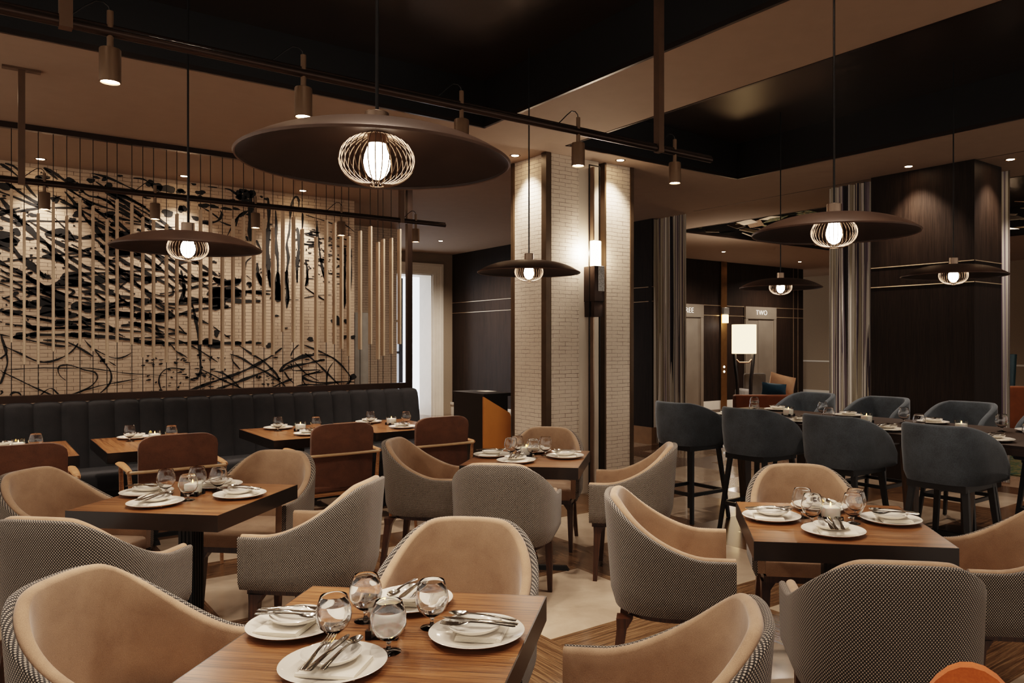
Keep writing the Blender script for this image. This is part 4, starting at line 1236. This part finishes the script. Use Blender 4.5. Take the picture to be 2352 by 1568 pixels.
for i, y in enumerate(SY[:4]):
    nm = 'the high table'
    setting(5.50, y, 0.88, -pi/2, '%s near-side' % ORD[i], nm); setting(6.28, y+0.05, 0.88, pi/2, '%s far-side' % ORD[i], nm)
    snifter.at((5.66, y-0.16, 0.88), 0, 'snifter glass beside the %s near-side plate on the high table' % ORD[i], 'snifter glasses')
    snifter.at((6.14, y+0.22, 0.88), 0, 'snifter glass beside the %s far-side plate on the high table' % ORD[i], 'snifter glasses')
    if i < 3: candle.at((5.88, y-0.37, 0.88), 0.05, 'lit square candle holder on the high table, %s from the left' % ORD[i], 'candle holders')

# ------------------------------------------------------------------ host stand, curtains, lobby furniture
hs = thing('host_stand', 'host stand with sloping tan side panel and black top beside the column', 'stand', (4.56, 7.40, 0))
sl = [(0.0, 0.0), (0.362, 0.0), (0.362, 0.70), (0.355, 0.725), (0.335, 0.745), (0.0, 0.935)]
part('side_panel', MB().slab(sl, 'y', 0.0, 0.03), 'stand', hs)
part('front_panel', MB().box(0.345, 0.03, 0.0, 0.372, 0.75, 0.70), 'stand', hs)
part('body', MB().box(0.03, 0.031, 0.0, 0.34, 0.74, 0.93), 'standdark', hs)
part('top', MB().box(0.015, 0.03, 0.93, 0.42, 0.75, 0.965), 'standdark', hs)
solid('paper_sheet', MB().box(0, 0, 0, 0.15, 0.21, 0.002), 'linen', 'white sheet of paper lying on the host stand', 'paper', (4.80, 7.75, 0.965))

def curtain(x, y0, y1, label, depth=0.05, axis='y'):
    n = int((y1-y0)/0.012); rows = []; uv = []
    for k in range(n+1):
        y = y0 + (y1-y0)*k/n; dx = depth*0.55*sin(y*58) + depth*0.3*sin(y*131+1); rows.append([(x+dx, y, z) for z in (0.02, 1.2, 2.4, CE-0.01)]); uv.append([(y*1.0, z) for z in (0.02, 1.2, 2.4, CE-0.01)])
    mb = MB().grid(rows, uv)
    return solid('curtain', mb, 'curtain', label, 'curtain', group='striped curtains')
curtain(8.24, 7.78, 8.42, 'striped curtain hanging beside the timber wall right of the column')
curtain(8.27, 4.86, 5.46, 'striped curtain hanging left of the dark timber pier')
curtain(8.95, 3.67, 3.80, 'narrow striped curtain edge showing right of the timber pier', 0.02)

lamp = thing('floor_lamp', 'lit floor lamp with drum shade on a forked dark stand before the elevators', 'lamp', (10.35, 8.45, 0))
sh = MB().lathe([(0.203, 1.36), (0.203, 1.85)], 32); sh.f = [f for f in sh.f if len(f) == 4]
part('lamp_shade', sh, 'lampshade', lamp)
for s in (-1, 1):
    part('leg', MB().tube([(s*0.10*.795, -s*0.10*.607, 0), (s*0.115*.795, -s*0.115*.607, 0.9), (s*0.15*.795, -s*0.15*.607, 1.2), (s*0.165*.795, -s*0.165*.607, 1.42)], 0.03, 8), 'blackwood', lamp)
part('cross_bar', MB().tube([(-0.13*.795, 0.13*.607, 1.26), (-0.08*.795, 0.08*.607, 1.21), (0.08*.795, -0.08*.607, 1.21), (0.13*.795, -0.13*.607, 1.26)], 0.014, 8), 'nickel', lamp)
point(lamp, (0, 0, 1.6), 60, radius=0.1)

def sofa(loc, rot, w, label, zs=0.72):
    t = thing('sofa', label, 'sofa', loc, rot)
    part('back', MB().rbox(-w/2, -0.12, 0.12, w/2, 0.08, zs, 0.03), 'orange', t)
    part('seat', MB().rbox(-w/2+0.02, 0.081, 0.14, w/2-0.02, 0.75, 0.42, 0.04), 'orange', t)
    part('base', MB().box(-w/2+0.05, -0.08, 0, w/2-0.05, 0.7, 0.12), 'blackwood', t)
    return t
sofa((9.95, 7.72, 0), radians(-37.35), 0.98, 'burnt orange sofa before the elevators, its back to us')
gc = thing('lounge_chair', 'grey high-backed lounge chair behind the orange sofa', 'chair', (11.15, 8.75, 0), radians(150))
part('back', MB().rbox(-0.2, -0.30, 0.35, 0.2, -0.18, 0.99, 0.04), 'grey', gc); part('seat', MB().rbox(-0.33, -0.18, 0.25, 0.33, 0.38, 0.44, 0.04), 'grey', gc); part('arm', MB().rbox(0.2, -0.3, 0.25, 0.36, 0.2, 0.72, 0.04), 'grey', gc)
for sx in (-1, 1):
    for y in (-0.22, 0.3): part('leg', MB().bar((sx*0.27, y, 0), (sx*0.26, y, 0.25), 0.03), 'blackwood', gc)
def cushion(loc, rot, m, label, w=0.4, h=0.36):
    rows = []
    for i in range(9):
        u = -1 + i/4; rows.append([(w/2*u*(1-0.06*(1-v*v)), 0.075*(1-abs(u)**2.5)*(1-abs(v)**2.5)*sg + 0.004*sg, h/2*v*(1-0.06*(1-u*u))) for sg, v in [(1, -1+j/4) for j in range(9)] + [(-1, 1-j/4) for j in range(9)]])
    mb = MB().grid(rows, closed_rows=True); n = 18; mb.f.append(tuple(range(n))); mb.f.append(tuple(8*n+k for k in range(n)))
    return solid('cushion', mb, m, label, 'cushion', loc, rot, 'sofa cushions')
cushion((10.17, 7.70, 0.80), (radians(-14), 0.1, radians(-37)), 'tealcloth', 'dark teal cushion leaning over the orange sofa back', 0.40, 0.2)
cushion((10.42, 7.74, 0.86), (radians(-12), 0.25, radians(-37)), 'coralcloth', 'coral cushion between the teal cushion and the grey chair', 0.42, 0.34)
sofa((13.3, 5.25, 0.012), radians(-52), 1.6, 'orange sofa half hidden behind the narrow curtain at the right edge', 0.84)
tl = thing('tall_planter', 'dark teal tapered planter standing beyond the sofa at the right edge', 'planter', (14.6, 6.05, 0))
part('body', MB().lathe([(0.0, 0.0), (0.09, 0.0), (0.16, 1.34), (0.15, 1.34), (0.1, 0.9), (0.0, 0.9)], 24), 'teal', tl)

# ceiling artwork of tilted panels in the lobby recess
art = thing('ceiling_artwork', 'overhead artwork of tilted cream, black and green panels in the lobby ceiling', 'ceiling art', (9.5, 2.0, 3.43))
ra = random.Random(11)
def flake(mat):
    w, h = ra.uniform(0.22, 0.36), ra.uniform(0.17, 0.28); k = ra.uniform(-0.1, 0.1)
    return MB().add([(-w/2, -h/2, 0), (w/2, -h/2+k, 0.03), (w/2, h/2+k, 0.03), (-w/2, h/2, 0), (-w/2, -h/2, 0.006), (w/2, -h/2+k, 0.036), (w/2, h/2+k, 0.036), (-w/2, h/2, 0.006)], [(0,3,2,1),(4,5,6,7),(0,1,5,4),(1,2,6,5),(2,3,7,6),(3,0,4,7)]).mesh('panel', mat)
fl_ = [flake(m) for m in ('artcream', 'artcream', 'artblack', 'artcream', 'artgold', 'artgreen')]
spots_ = [(0.25 + j*0.42, 6.95 - i*0.4) for i in range(6) for j in range(9)] + [(2.2 + j*0.5, 1.6 + i*0.5) for i in range(7) for j in range(6)]
for x, y in spots_:
    link('panel', ra.choice(fl_), art, (x + ra.uniform(-.1, .1), y + ra.uniform(-.1, .1), ra.uniform(-0.02, 0.15)), (ra.uniform(-.3, .3), ra.uniform(-.3, .3), ra.uniform(0, 3.1)))

# ------------------------------------------------------------------ camera, world, colour
cam = bpy.data.cameras.new('camera'); co = bpy.data.objects.new('camera', cam); COL.objects.link(co)
co.location = (0, 0, 1.55); co.rotation_euler = (pi/2, 0, radians(52.65) - pi/2)
cam.sensor_width = 36; cam.lens = 1764/2352*36; cam.shift_x = -(1288-1176)/2352; cam.shift_y = (786-784)/2352; cam.clip_start = 0.05
sc.camera = co
w = bpy.data.worlds.new('world'); sc.world = w; w.use_nodes = True
w.node_tree.nodes['Background'].inputs[0].default_value = (1.0, 0.86, 0.74, 1); w.node_tree.nodes['Background'].inputs[1].default_value = 0.5
sc.view_settings.view_transform = 'Filmic'; sc.view_settings.look = 'Medium High Contrast'; sc.view_settings.exposure = 0.95
cy = sc.cycles
cy.max_bounces = 12; cy.diffuse_bounces = 3; cy.glossy_bounces = 3; cy.transmission_bounces = 12; cy.transparent_max_bounces = 16
cy.caustics_reflective = False; cy.caustics_refractive = False; cy.sample_clamp_indirect = 4.0; cy.use_denoising = True
cy.use_adaptive_sampling = True; cy.adaptive_threshold = 0.03; cy.adaptive_min_samples = 12
